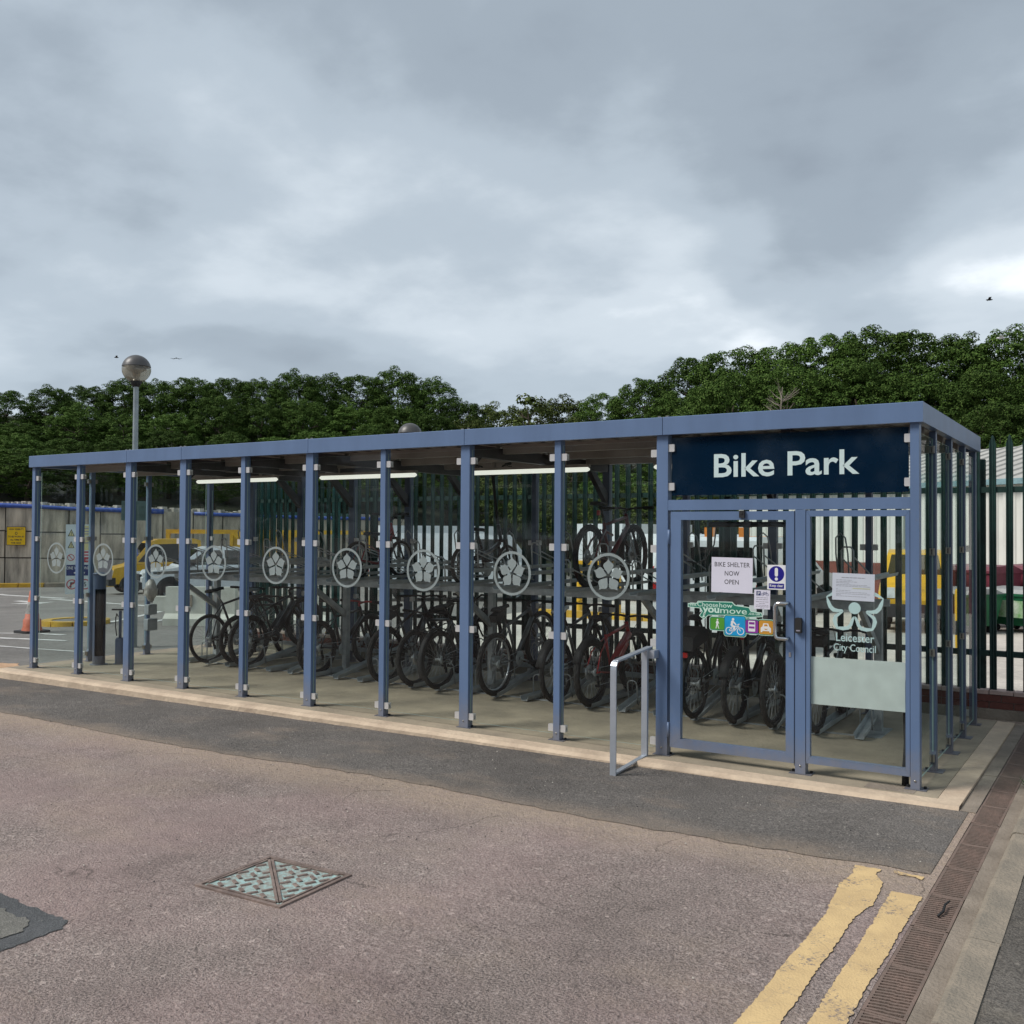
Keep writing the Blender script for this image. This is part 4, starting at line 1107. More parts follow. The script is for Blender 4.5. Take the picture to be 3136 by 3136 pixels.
# ------------------------------------------------------------------ bicycles
WH = {}
BLK = (.014, .014, .016); GRY = (.055, .06, .065); RED = (.42, .012, .016)
def wheel_meshes(rad, tw, knob):
    key = (rad, tw, knob)
    if key in WH: return WH[key]
    n, k = (56, 8); q = B(); vs_ = []
    for i in range(n):
        a = 2 * math.pi * i / n
        for j in range(k):
            p = 2 * math.pi * j / k
            ro = tw / 2 * (1.0 + (knob if (i + j) % 2 and math.cos(p) > .2 else 0))
            rr = rad - tw / 2 + ro * math.cos(p)
            vs_.append((rr * math.cos(a), ro * math.sin(p), rr * math.sin(a)))
    fs_ = [(i * k + j, i * k + (j + 1) % k, ((i + 1) % n) * k + (j + 1) % k, ((i + 1) % n) * k + j) for i in range(n) for j in range(k)]
    q.add(vs_, fs_, 0, not knob); tyre = q.mesh('tyre', 'tyre_rubber')
    def rimof(mname):
        q = B(); vs_ = []; prof = [(rad - tw + .006, -.012), (rad - tw + .006, .012), (rad - tw - .012, .010), (rad - tw - .014, 0), (rad - tw - .012, -.010)]
        for i in range(48):
            a = 2 * math.pi * i / 48; vs_ += [(p[0] * math.cos(a), p[1], p[0] * math.sin(a)) for p in prof]
        fs_ = [(i * 5 + j, i * 5 + (j + 1) % 5, ((i + 1) % 48) * 5 + (j + 1) % 5, ((i + 1) % 48) * 5 + j) for i in range(48) for j in range(5)]
        q.add(vs_, fs_, 0, True); return q.mesh('rim', mname)
    q = B()
    for i in range(28):
        a = 2 * math.pi * i / 28; s_ = .022 if i % 2 else -.022; b_ = a + (.38 if i % 4 < 2 else -.38)
        q.tube([(.018 * math.cos(b_), s_, .018 * math.sin(b_)), ((rad - tw) * math.cos(a), 0, (rad - tw) * math.sin(a))], .0016, 3, caps=False)
    q.tube([(0, -.045, 0), (0, .045, 0)], .018, 8)
    sp = q.mesh('spokes', 'galvanised')
    q = B(); q.lathe([(.028, .0), (.08, .0), (.08, .0025), (.028, .0025)], 24); 
    disc = q.mesh('brake_disc', 'alloy')
    WH[key] = (tyre, rimof('rubber_black'), rimof('alloy'), sp, disc)
    return WH[key]
def cyl_dir(q, p, rr, half, n=12): q.tube([(p[0], p[1] - half, p[2]), (p[0], p[1] + half, p[2])], rr, n)
cass_m = B()
for i in range(7): cass_m.lathe([(.012, 0), (.052 - .0045 * i, 0), (.052 - .0045 * i, .0022), (.012, .0022)], 16, (0, 0, i * .0046))
cass_m = cass_m.mesh('cassette', 'galv_dark')
ped_m = B(); ped_m.cbox((0, 0, 0), (.095, .085, .022)); ped_m = ped_m.mesh('pedal', 'rubber_black')
def bike(name, label, x, tilt, col, rad=.335, tw=.052, wb=1.0, kind='mtb', saddle='rubber_black', bar='flat', rim='black', z=.016, y=1.60, lean=0.0, extras=(), rev=False, knob=.12, group='bicycles parked in the two tier rack', seat_h=.93, steer=0.0, turn=0.0, barcol='rubber_black'):
    mname = 'paint_%s' % name if isinstance(col, str) else 'paint_%.3f_%.3f_%.3f' % col
    if isinstance(col, str): mname = col
    elif mname not in MATS: mat(mname, col, .32, .1, var=.06, coat=.5)
    # local x forward along the bike, y left, z up, origin under the rear hub
    root = thing(name, label, 'bicycle', (x, y, z), group=group)
    hd = R(90 + turn) if not rev else R(-90 + turn)
    if rev:
        root.location = (x, y + wb * math.cos(tilt), z + wb * math.sin(tilt))
        root.rotation_mode = 'XYZ'; m3 = Matrix.Rotation(tilt, 3, 'X') @ Matrix.Rotation(hd, 3, 'Z') @ Matrix.Rotation(lean, 3, 'X')
    else:
        m3 = Matrix.Rotation(tilt, 3, 'X') @ Matrix.Rotation(hd, 3, 'Z') @ Matrix.Rotation(lean, 3, 'X')
    root.rotation_euler = m3.to_euler()
    ty, rb, ra, sp, di = wheel_meshes(rad, tw, knob)
    rim_m = ra if rim == 'alloy' else rb
    hubs = ((0, 0, rad), (wb, 0, rad))
    for hxyz in hubs:
        w_ = link('wheel', ty, root, hxyz, (0, rnd.uniform(0, 6), 0)); link('rim', rim_m, w_); link('spokes', sp, w_)
        if kind in ('mtb', 'ebike', 'full'): link('brake_disc', di, w_, (0, .03, 0), (R(-90), 0, 0))
    bb = Vector((.43, 0, rad - .055)); ss = seat_h
    stt = Vector((.43 - (ss - .27 - bb.z) * .31, 0, ss - .20)); sad = Vector((.43 - (ss - bb.z) * .31, 0, ss))
    hb = Vector((wb - .145, 0, rad + .30)); ht = Vector((wb - .195, 0, rad + .30 + .14))
    tt0 = stt - Vector((0, 0, .03))
    q = B(); thick = 2.1 if kind == 'ebike' else 1.25
    if kind == 'step':
        q.tube([hb, (.62, 0, .50), (.50, 0, bb.z + .04), bb], .022, 8); q.tube([ht, (.66, 0, .60), (.48, 0, .48), (.40, 0, .45)], .018, 8)
    elif kind == 'fold':
        q.tube([hb + Vector((-.02, 0, -.06)), (.55, 0, bb.z + .20), (.36, 0, bb.z + .16), (.06, 0, rad + .03)], .026, 8)
    else:
        q.tube([hb - Vector((.005, 0, -.02)), bb], [.021 * thick, .023 * thick], 10)
        q.tube([ht - Vector((-.01, 0, .02)), tt0], [.019, .015], 8)
    q.tube([bb, stt], .0165, 8)
    q.tube([hb - Vector((-.008, 0, .02)), ht + Vector((-.006, 0, .015))], .023, 10)
    for s_ in (-1, 1):
        q.tube([(bb.x - .02, s_ * .035, bb.z), (.06, s_ * .062, rad), (0, s_ * .065, rad)], .011, 6)
        if kind == 'full': q.tube([(.30, s_ * .03, rad + .28), (.12, s_ * .055, rad + .16), (0, s_ * .065, rad)], .012, 6)
        else: q.tube([(stt.x + .01, s_ * .02, stt.z - .04), (.11, s_ * .055, rad + .20), (0, s_ * .065, rad)], .0085, 6)
    if kind == 'full': q.tube([(.30, 0, rad + .28), (.40, 0, rad + .12)], .02, 8); q.tube([(.30, 0, rad + .28), (.52, 0, rad + .22)], .015, 8)
    cyl_dir(q, bb, .026, .04)
    fr_ = q.obj('frame', mname, root)
    if kind == 'ebike':
        d_ = (hb - bb).normalized(); a = bb + d_ * .10; c = bb + d_ * .46; nrm = Vector((-d_.z, 0, d_.x))
        m = B(); m.prism([((a - nrm * .035).x, (a - nrm * .035).z), ((c - nrm * .03).x, (c - nrm * .03).z), ((c + nrm * .045).x, (c + nrm * .045).z), ((a + nrm * .05).x, (a + nrm * .05).z)], 1, -.04, .04); m.obj('battery', mname if col == RED else 'rubber_black', root)
        m = B(); cyl_dir(m, bb + Vector((.0, 0, .01)), .075, .055, 16); m.obj('motor', 'rubber_black', root)
    fk = B(); fh = Vector((wb, 0, rad)); crown = hb - Vector((-.012, 0, .035))
    for s_ in (-1, 1):
        fk.tube([crown + Vector((0, s_ * .05, 0)), crown * .45 + fh * .55 + Vector((-.004, s_ * .058, 0))], .0165 if kind != 'road' else .012, 8)
        fk.tube([crown * .45 + fh * .55 + Vector((-.004, s_ * .058, 0)), fh + Vector((0, s_ * .058, 0))], .0215 if kind in ('mtb', 'ebike', 'full') else .011, 8)
    fk.cbox(crown, (.05, .14, .035)); fk.obj('fork', 'rubber_black' if kind != 'road' else mname, root)
    # steering: bar and stem turn about the head tube
    hbq = B(); pivot = ht + Vector((-.006, 0, .02)); 
    if kind == 'fold':
        top_ = pivot + Vector((-.11, 0, .56)); hbq.tube([pivot, top_], .018, 8)
        hbq.tube([top_, top_ + Vector((0, .08, .03)), top_ + Vector((-.01, .15, .12)), top_ + Vector((-.05, .26, .14))], .011, 8); hbq.tube([top_, top_ + Vector((0, -.08, .03)), top_ + Vector((-.01, -.15, .12)), top_ + Vector((-.05, -.26, .14))], .011, 8)
        ends = [(top_ + Vector((-.03, s_ * .20, .135)), top_ + Vector((-.055, s_ * .28, .142))) for s_ in (-1, 1)]
    else:
        cl = pivot + Vector((.05, 0, .045)); hbq.tube([pivot, pivot + Vector((-.008, 0, .03)), cl], .018, 8)
        bw = .33 if bar == 'flat' else .29; rise = .015 if bar == 'flat' else .06
        if bar == 'drop':
            for s_ in (-1, 1): hbq.tube([cl, cl + Vector((0, s_ * .2, 0)), cl + Vector((.08, s_ * .21, -.01)), cl + Vector((.10, s_ * .21, -.07)), cl + Vector((.03, s_ * .21, -.12)), cl + Vector((-.05, s_ * .21, -.12))], .012, 8)
            ends = [(cl + Vector((.03, s_ * .21, 0)), cl + Vector((.09, s_ * .21, -.02))) for s_ in (-1, 1)]
        else:
            for s_ in (-1, 1): hbq.tube([cl, cl + Vector((-.004, s_ * .09, rise)), cl + Vector((-.05, s_ * bw, rise + .004))], .0125, 8)
            ends = [(cl + Vector((-.032, s_ * (bw - .12), rise)), cl + Vector((-.051, s_ * (bw + .004), rise + .004))) for s_ in (-1, 1)]
    rs_ = Matrix.Rotation(steer, 4, 'Z')
    ho = hbq.obj('handlebar', barcol, root)
    g_ = B()
    for e in ends: g_.tube([e[0], e[1]], .0175, 8)
    g0 = B(); g0.tube([ends[0][0], ends[0][1]], .0175, 8); g0.obj('grip', 'rubber_black', ho)
    g0 = B(); g0.tube([ends[1][0], ends[1][1]], .0175, 8); g0.obj('grip', 'rubber_black', ho)
    lv = B()
    for e in ends: lv.tube([e[0], e[0] + Vector((.045, 0, -.02)), e[0] + (e[1] - e[0]) * .8 + Vector((.05, 0, -.03))], .005, 5)
    lv.tube([ends[0][0], ends[0][0] * .5 + ht * .5 + Vector((.16, 0, .03)), crown + Vector((.03, .02, 0))], .003, 4); lv.tube([ends[1][0], ends[1][0] * .5 + ht * .5 + Vector((.14, 0, .06)), ht + Vector((.0, .03, -.05))], .003, 4)
    lv.obj('brake_lever', 'rubber_black', ho)
    if steer:
        for o_ in [ho]: 
            o_.matrix_local = Matrix.Translation(pivot) @ rs_ @ Matrix.Translation(-pivot)
    # saddle
    sq = B(); L_ = [(-.13, .070, .012), (-.10, .078, .018), (-.03, .062, .012), (.05, .030, .008), (.12, .020, .006), (.145, .010, .0)]
    vs_ = []
    for (lx, hw, lz) in L_:
        vs_ += [(sad.x + lx, -hw, sad.z - .03 + lz), (sad.x + lx, -hw * .75, sad.z + lz), (sad.x + lx, 0, sad.z + .006 + lz), (sad.x + lx, hw * .75, sad.z + lz), (sad.x + lx, hw, sad.z - .03 + lz), (sad.x + lx, 0, sad.z - .035 + lz)]
    fs_ = [(i * 6 + j, i * 6 + (j + 1) % 6, i * 6 + 6 + (j + 1) % 6, i * 6 + 6 + j) for i in range(5) for j in range(6)] + [(0, 1, 2, 3, 4, 5), (30, 31, 32, 33, 34, 35)]
    sq.add(vs_, fs_, 0, True); so = sq.obj('saddle', saddle, root)
    m = B(); m.tube([stt, sad - Vector((0, 0, .035))], .0135, 8); m.tube([sad + Vector((-.09, .02, -.022)), sad + Vector((.0, .02, -.045)), sad + Vector((.09, .012, -.018))], .004, 5); m.obj('seat_post', 'rubber_black' if kind != 'road' else 'alloy', so)
    # drive train
    ck = B(); ck.lathe([(.020, 0), (.085, 0), (.085, .003), (.020, .003)], 28, (0, 0, 0)); a = rnd.uniform(0, 6.28)
    crk = ck.obj('crankset', 'galv_dark', root, (bb.x, -.048, bb.z), (R(90), 0, 0))
    m = B()
    ca, sa = math.cos(a), math.sin(a)
    m.tube([(0, 0, .012), (.165 * ca, .165 * sa, .03)], .0105, 6); m.tube([(0, 0, -.105), (-.165 * ca, -.165 * sa, -.13)], .0105, 6); m.obj('crank_arm', 'galv_dark', crk)
    link('pedal', ped_m, crk, (.165 * ca, .165 * sa, .082), (R(90), 0, 0)); link('pedal', ped_m, crk, (-.165 * ca, -.165 * sa, -.18), (R(90), 0, 0))
    link('cassette', cass_m, root, (0, -.058, rad), (R(-90), 0, 0))
    m = B(); m.cbox((.0, -.062, rad - .075), (.035, .02, .07)); m.lathe([(0, -.004), (.024, -.004), (.024, .004), (0, .004)], 10, (.02, 0, 0)); 
    m = B(); m.cbox((.015, -.066, rad - .07), (.028, .014, .075)); m.cbox((.028, -.066, rad - .125), (.03, .014, .06)); m.obj('derailleur', 'rubber_black', root)
    m = B(); cz_ = .085
    m.tube([(0, -.052, rad + .045), (bb.x, -.052, bb.z + cz_)], .0035, 4); m.tube([(.03, -.052, rad - .14), (bb.x, -.052, bb.z - cz_)], .0035, 4); m.obj('chain', 'galv_dark', root)
    for e in extras:
        if e == 'mudguard':
            for hx in (0, wb):
                m = B(); pts = [(hx - (rad + .022) * math.cos(R(t)), 0, rad + (rad + .022) * math.sin(R(t))) for t in range(-20 if hx == 0 else 20, 130, 12)]
                A = []
                for p in pts: A += [(p[0], -.03, p[2]), (p[0], .03, p[2])]
                m.add(A, [(2 * i, 2 * i + 1, 2 * i + 3, 2 * i + 2) for i in range(len(pts) - 1)], 0, True); mo = m.obj('mudguard', 'rubber_black', root, fix=False)
                sd_ = mo.modifiers.new('thickness', 'SOLIDIFY'); sd_.thickness = .003
        if e == 'rearguard':
            m = B(); pts = [(-.34, rad + .14), (-.26, rad + .25), (-.12, rad + .335), (.06, rad + .38)]
            A = []
            for p in pts: A += [(p[0], -.045, p[1]), (p[0], .045, p[1])]
            m.add(A, [(2 * i, 2 * i + 1, 2 * i + 3, 2 * i + 2) for i in range(3)], 0, True); mo = m.obj('mudguard', 'rubber_black', root, fix=False)
            sd_ = mo.modifiers.new('thickness', 'SOLIDIFY'); sd_.thickness = .004
        if e == 'frontguard':
            m = B(); pts = [(wb + .30, rad + .20), (wb + .16, rad + .34), (wb - .02, rad + .40), (wb - .16, rad + .38)]
            A = []
            for p in pts: A += [(p[0], -.05, p[1]), (p[0], .05, p[1])]
            m.add(A, [(2 * i, 2 * i + 1, 2 * i + 3, 2 * i + 2) for i in range(3)], 0, True); mo = m.obj('mudguard', 'rubber_black', root, fix=False)
            sd_ = mo.modifiers.new('thickness', 'SOLIDIFY'); sd_.thickness = .004
        if e == 'rack':
            m = B()
            for s_ in (-1, 1):
                m.tube([(-.22, s_ * .055, rad * 2 + .06), (.18, s_ * .055, rad * 2 + .06)], .006, 6); m.tube([(-.05, s_ * .06, rad * 2 + .06), (0, s_ * .075, rad)], .005, 5)
            for k in range(4): m.tube([(-.22 + .12 * k, -.055, rad * 2 + .06), (-.22 + .12 * k, .055, rad * 2 + .06)], .005, 5)
            m.obj('rear_rack', 'rubber_black', root)
        if e == 'bag':
            m = B(); m.prism([(-.24, rad * 2 + .068), (.16, rad * 2 + .068), (.18, rad * 2 + .15), (.10, rad * 2 + .22), (-.20, rad * 2 + .19)], 1, -.10, .10); m.obj('rack_bag', 'rubber_black', root)
        if e == 'reflector':
            m = B(); m.prism(rrect(-.045, rad * 2 - .0, .045, rad * 2 + .045, .01, 2), 0, -.245, -.222); m.obj('reflector', 'lamp_red', root)
        if e == 'seatbag':
            m = B(); m.prism([(sad.x - .20, sad.z - .05), (sad.x - .18, sad.z - .13), (sad.x - .05, sad.z - .11), (sad.x - .02, sad.z - .045), (sad.x - .1, sad.z - .03)], 1, -.045, .045); m.obj('saddle_bag', 'rubber_black', root)
        if e == 'basket':
            m = B(); m.prism([(wb - .05, ht.z - .06), (wb + .24, ht.z - .06), (wb + .28, ht.z + .16), (wb - .08, ht.z + .16)], 1, -.15, .15); m.obj('front_bag', 'rubber_black', root)
        if e == 'pannier':
            m = B(); m.prism([(-.18, rad + .10), (.12, rad + .08), (.15, rad + .38), (-.2, rad + .40)], 1, .07, .20); m.obj('pannier_bag', 'rubber_black', root)
        if e == 'redlight':
            m = B(); m.prism(rrect(-.016, -.026, .016, .026, .006, 2), 0, 0, .02); m.obj('rear_light', 'lamp_red', root, (sad.x - .055, 0, sad.z - .10))
    return root
def at(k):     # tray index counted from the door end
    i = k + 2; return TK[i], TILT[i]
def lower(k, *a, **kw):
    x, t = at(k)
    zz_ = .018 + (.016 if t > .1 else 0)
    return bike('bicycle', a[0], x, t, a[1], z=zz_, **kw)
lower(20, 'black bicycle with slim tyres and slanting saddle at the end of the rack', BLK, kind='road', tw=.036, rad=.33, knob=0, seat_h=.96, wb=.98, bar='flat')
lower(18, 'black electric mountain bicycle with a thick battery tube', (.02, .023, .024), kind='ebike', tw=.058, rad=.345, seat_h=.90, wb=1.03)
x_, t_ = at(19); bike('bicycle', 'dark bicycle with pale grey saddle beside the slim-tyred bicycle', x_, t_, (.03, .034, .036), saddle='grey_box', kind='mtb', seat_h=1.0, wb=.96, z=.02, y=1.72)
lower(15, 'black mountain bicycle with red handlebar', BLK, kind='mtb', tw=.058, rad=.345, seat_h=.93, barcol='lamp_red', rim='black')
lower(12, 'black mountain bicycle with drooping wide saddle', BLK, kind='mtb', tw=.058, rad=.335, seat_h=.86, extras=('seatbag',), steer=.15)
lower(11, 'dark grey mountain bicycle with its front wheel towards the aisle', GRY, kind='mtb', tw=.055, rad=.335, rev=True, seat_h=.95)
lower(10, 'black hybrid bicycle with mudguards and rear rack', BLK, kind='step', tw=.046, rad=.335, extras=('mudguard', 'rack'), bar='rise', seat_h=.92, knob=0)
lower(8, 'black and silver mountain bicycle with bag under its saddle', (.10, .105, .11), kind='mtb', tw=.058, rad=.345, extras=('seatbag',), seat_h=.93, rim='alloy')
lower(6, 'black bicycle with silver saddle next to the red electric bike', GRY, kind='mtb', tw=.05, rad=.335, saddle='alloy', extras=('rearguard',), seat_h=.95)
lower(5, 'red electric mountain bicycle with fat knobbly tyres', RED, kind='ebike', tw=.068, rad=.355, extras=('rearguard',), seat_h=.92, wb=1.03)
lower(2, 'black bicycle with rear rack bag and red reflector', BLK, kind='step', tw=.046, rad=.335, extras=('mudguard', 'rack', 'bag', 'reflector'), bar='rise', seat_h=.97, knob=0)
lower(1, 'black mountain bicycle with wide plastic mudguard behind the door', BLK, kind='mtb', tw=.058, rad=.345, extras=('rearguard', 'redlight'), seat_h=.9)
lower(0, 'dark green mountain bicycle seen behind the door frame', (.012, .03, .018), kind='mtb', tw=.056, rad=.345, extras=('rearguard',), seat_h=.88, rev=True)
lower(-1, 'black bicycle with saddle bag behind the frosted sheet', BLK, kind='mtb', tw=.05, rad=.335, extras=('seatbag',), seat_h=.90)
# upper tier
def upper(k, *a, **kw):
    i = k + 2; zz_ = 1.239 + (.165 if i % 2 == 0 else 0)
    return bike('bicycle', a[0], TK[i], R(.6), a[1], z=zz_, **kw)
upper(5, 'dark red full suspension mountain bicycle on the upper rack', (.11, .010, .014), kind='full', tw=.06, rad=.34, y=1.55, seat_h=.90, extras=('redlight',), wb=1.05)
upper(9, 'small folding bicycle with tall black stem on the upper rack', BLK, kind='fold', tw=.04, rad=.215, y=1.45, seat_h=.62, wb=.92, knob=0, rim='alloy')
upper(13, 'small red bicycle lying low on the upper rack', (.26, .01, .015), kind='step', tw=.045, rad=.235, y=1.45, seat_h=.56, wb=.82, knob=0, rim='alloy', bar='rise')
#@@PART4

# ------------------------------------------------------------------ palisade fence on a low brick wall
FY = 3.62
def pale_mesh(h, mname):
    q = B(); w_ = .068
    sec = [(-w_ / 2, .010), (-w_ / 2 + .008, 0), (-.012, .014), (0, .008), (.012, .014), (w_ / 2 - .008, 0), (w_ / 2, .010)]
    tops = [h - .10, h - .07, h - .02, h, h - .02, h - .07, h - .10]
    k = len(sec); vs_ = [(p[0], p[1], 0) for p in sec] + [(p[0], p[1], t) for p, t in zip(sec, tops)]
    vs_ += [(p[0], p[1] + .003, 0) for p in sec] + [(p[0], p[1] + .003, t) for p, t in zip(sec, tops)]
    fs_ = []
    for i in range(k - 1):
        fs_ += [(i, i + 1, k + i + 1, k + i), (2 * k + i, 3 * k + i, 3 * k + i + 1, 2 * k + i + 1), (k + i, k + i + 1, 3 * k + i + 1, 3 * k + i)]
    fs_ += [(0, k, 3 * k, 2 * k), (k - 1, 3 * k - 1, 4 * k - 1, 2 * k - 1)]
    q.add(vs_, fs_); return q.mesh('pale', mname, fix=False)
pale1 = pale_mesh(2.62, 'fence_green')
fn = thing('palisade_fence', 'tall dark green palisade fence with pointed pales behind the shelter', 'fence', (0, FY, 0))
x = -10.95
while x < 3.4:
    link('pale', pale1, fn, (x, rnd.uniform(-.002, .002), .245), (0, rnd.uniform(-.002, .002), 0)); x += .153
for z in (.62, 2.30):
    q = B(); q.box((-11.0, .018, z - .03), (3.45, .024, z + .03)); q.box((-11.0, .0242, z + .024), (3.45, .055, z + .03)); q.obj('rail', 'fence_green', fn)
x = -11.02
while x < 3.6:
    q = B(); q.box((x - .05, .058, -.12), (x + .05, .066, 2.62)); q.box((x - .004, .0662, -.12), (x + .004, .12, 2.62)); q.box((x - .05, .1202, -.12), (x + .05, .128, 2.62)); q.obj('fence_post', 'fence_green', fn); x += 2.74
fn2 = thing('palisade_fence', 'green palisade fence run leading back from the shelter corner into the yard', 'fence', (-11.02, FY + .2, 0), R(90))
pale2 = pale_mesh(2.62, 'fence_teal')
x = 0.1
while x < 2.7:
    link('pale', pale2, fn2, (x, 0, .06), (0, 0, 0)); x += .145
for z in (.45, 2.12):
    q = B(); q.box((0, .018, z - .03), (2.75, .024, z + .03)); q.obj('rail', 'fence_teal', fn2)
for i in range(2):
    q = B(); q.box((i * 2.7 - .04, .03, -.2), (i * 2.7 + .04, .11, 2.6)); q.obj('fence_post', 'fence_teal', fn2)
# footing, brick courses and coping
b = B(); b.box((-11.1, FY - .13, -.25), (3.5, FY + .15, .072)); struct(b.obj('wall_footing', 'gutter_concrete'))
bw_ = thing('brick_wall', 'low red brick wall with pink coping under the palisade fence', 'wall', (0, FY, 0))
b = B(); b.box((-11.05, -.075, .072), (3.45, .095, .215)); b.obj('mortar_core', 'mortar', bw_)
bk = B(); bk.box((-.1075, 0, 0), (.1075, .012, .065)); bk = bk.mesh('brick', 'brick_red')
bkc = B(); bkc.box((-.1075, 0, 0), (.1075, .20, .035)); bkc = bkc.mesh('coping_brick', 'brick_coping')
for c in range(2):
    x = -6.6 + (.1125 if c else 0)
    while x < 3.3: link('brick', bk, bw_, (x, -.0875 + rnd.uniform(-.002, .0), .075 + c * .072)); x += .225
x = -6.6
while x < 3.3: link('coping_brick', bkc, bw_, (x, -.092 + rnd.uniform(-.004, .004), .2155 + rnd.uniform(0, .003))); x += .225
b = B(); b.box((-11.05, -.09, .2155), (-6.72, .11, .25)); b.obj('coping', 'brick_coping', bw_)
q = B()
for i in range(60):
    q.box((-11 + i * .07, -.0885, .076), (-11 + i * .07 + .064, -.0755, .139)); q.box((-11.03 + i * .07, -.0885, .148), (-11.03 + i * .07 + .064, -.0755, .21))
o_ = q.obj('far_brickwork', 'brick_red', bw_); o_['kind'] = 'stuff'

# ------------------------------------------------------------------ vehicles
def quad_panel(q, a, b_, c, d, off, th=.012, mi=0):
    """thin raised panel on a quad a-b-c-d (outward side found from off)"""
    a, b_, c, d = [Vector(p) for p in (a, b_, c, d)]; o = Vector(off)
    q.add([a, b_, c, d, a + o, b_ + o, c + o, d + o], [(0, 1, 2, 3), (4, 7, 6, 5), (0, 4, 5, 1), (1, 5, 6, 2), (2, 6, 7, 3), (3, 7, 4, 0)], mi)
def vwheel(root, x, y, rad, w_=.22):
    q = B(); q.lathe([(rad * .62, -w_ / 2), (rad * .9, -w_ / 2), (rad, -w_ / 2 + .03), (rad, w_ / 2 - .03), (rad * .9, w_ / 2), (rad * .62, w_ / 2)], 24)
    wo_ = q.obj('wheel', 'tyre_rubber', root, (x, y, rad), (R(90), 0, 0))
    q = B(); s_ = 1 if y < 0 else -1
    q.lathe([(0, .04 * s_), (rad * .22, .05 * s_), (rad * .25, .02 * s_), (rad * .55, -.01 * s_ + .04 * s_), (rad * .63, .075 * s_)], 20)
    q.obj('rim', 'grey_box', wo_)
def body_prism(q, prof, half, mi=0): q.prism(prof, 1, -half, half, mi)
def taper_cab(q, prof, half0, half1, zb, zt, mi=0):
    n = len(prof)
    def hw(z): return half0 + (half1 - half0) * max(0, min(1, (z - zb) / (zt - zb)))
    vs_ = [(p[0], -hw(p[1]), p[1]) for p in prof] + [(p[0], hw(p[1]), p[1]) for p in prof]
    q.add(vs_, [tuple(range(n)), tuple(range(2 * n - 1, n - 1, -1))] + [(i, i + n, (i + 1) % n + n, (i + 1) % n) for i in range(n)], mi)
    return hw
def vehicle(name, label, cat, loc, heading, paint, lower_, cab, half, half_top, windows, screen, wheels, wr, extras=(), group=None, rear=None):
    """lower_ / cab: side profiles (x forward, z); windows: side window quads; screen: windscreen edge points"""
    root = thing(name, label, cat, loc, heading, group)
    q = B(); body_prism(q, lower_, half); q.obj('body', paint, root)
    zb, zt = min(p[1] for p in cab), max(p[1] for p in cab)
    q = B(); hw = taper_cab(q, cab, half - .03, half_top, zb, zt); q.obj('cab', paint, root)
    for wq in windows:
        for s_ in (-1, 1):
            m = B(); P = [(p[0], s_ * (hw(p[1]) + .001), p[1]) for p in wq]
            quad_panel(m, *P, (0, s_ * .008, 0)); m.obj('side_window', 'car_glass', root)
    for (p0, p1, nm) in ([(screen[0], screen[1], 'windscreen')] if screen else []) + ([(rear[0], rear[1], 'rear_window')] if rear else []):
        d_ = Vector((p1[0] - p0[0], 0, p1[1] - p0[1])).normalized(); nrm = Vector((d_.z, 0, -d_.x)) * .010
        if (nm == 'windscreen') != (nrm.x > 0): nrm = -nrm
        m = B(); P = [(p0[0], -hw(p0[1]) + .07, p0[1]), (p0[0], hw(p0[1]) - .07, p0[1]), (p1[0], hw(p1[1]) - .08, p1[1]), (p1[0], -hw(p1[1]) + .08, p1[1])]
        quad_panel(m, *[Vector(p) + nrm * .1 for p in P], nrm); m.obj(nm, 'car_glass', root)
    for wx_ in wheels:
        for s_ in (-1, 1):
            m = B(); m.prism(arc(wx_, wr, wr * 1.16, -8, 188, 18), 1, s_ * (half - .06), s_ * (half + .004)); m.obj('wheel_arch', 'vehicle_black', root)
            vwheel(root, wx_, s_ * (half - .09), wr)
    for e in extras:
        m = B(); nm, mname = e[0], e[1]
        for bx in e[2:]: m.box(bx[0], bx[1])
        m.obj(nm, mname, root)
    return root
def hdg(dx, dy): return math.atan2(dy, dx)
# yellow crew-cab tipper and white pick-up in the yard entrance
tw_ = .95
vehicle('tipper_truck', 'yellow crew cab truck parked by the concrete wall', 'truck', (-31.0, 18.2, gz(-31.5)), hdg(-.46, -.89), 'vehicle_yellow',
        [(-3.2, .45), (-3.2, .85), (.6, .95), (.6, 1.15), (1.75, 1.15), (2.35, 1.0), (2.45, .55), (2.4, .42)],
        [(-.9, 1.15), (-.85, 2.08), (-.6, 2.15), (.75, 2.12), (1.05, 2.02), (1.75, 1.16)], tw_, .80,
        [[(.0, 1.25), (1.5, 1.25), (.95, 1.92), (.0, 1.95)], [(-.75, 1.25), (-.1, 1.25), (-.1, 1.95), (-.72, 1.95)]], ((1.68, 1.24), (1.10, 1.96)), (1.75, -2.0), .36,
        [('bumper', 'vehicle_black', ((2.3, -.97, .36), (2.55, .97, .66))), ('grille', 'vehicle_black', ((2.40, -.55, .70), (2.47, .55, .98))),
         ('headlight', 'head_lamp', ((2.36, -.90, .72), (2.46, -.60, .95))), ('headlight', 'head_lamp', ((2.36, .60, .72), (2.46, .90, .95))),
         ('tipper_body', 'grey_box', ((-3.25, -1.0, .95), (-1.0, 1.0, 1.35)))])
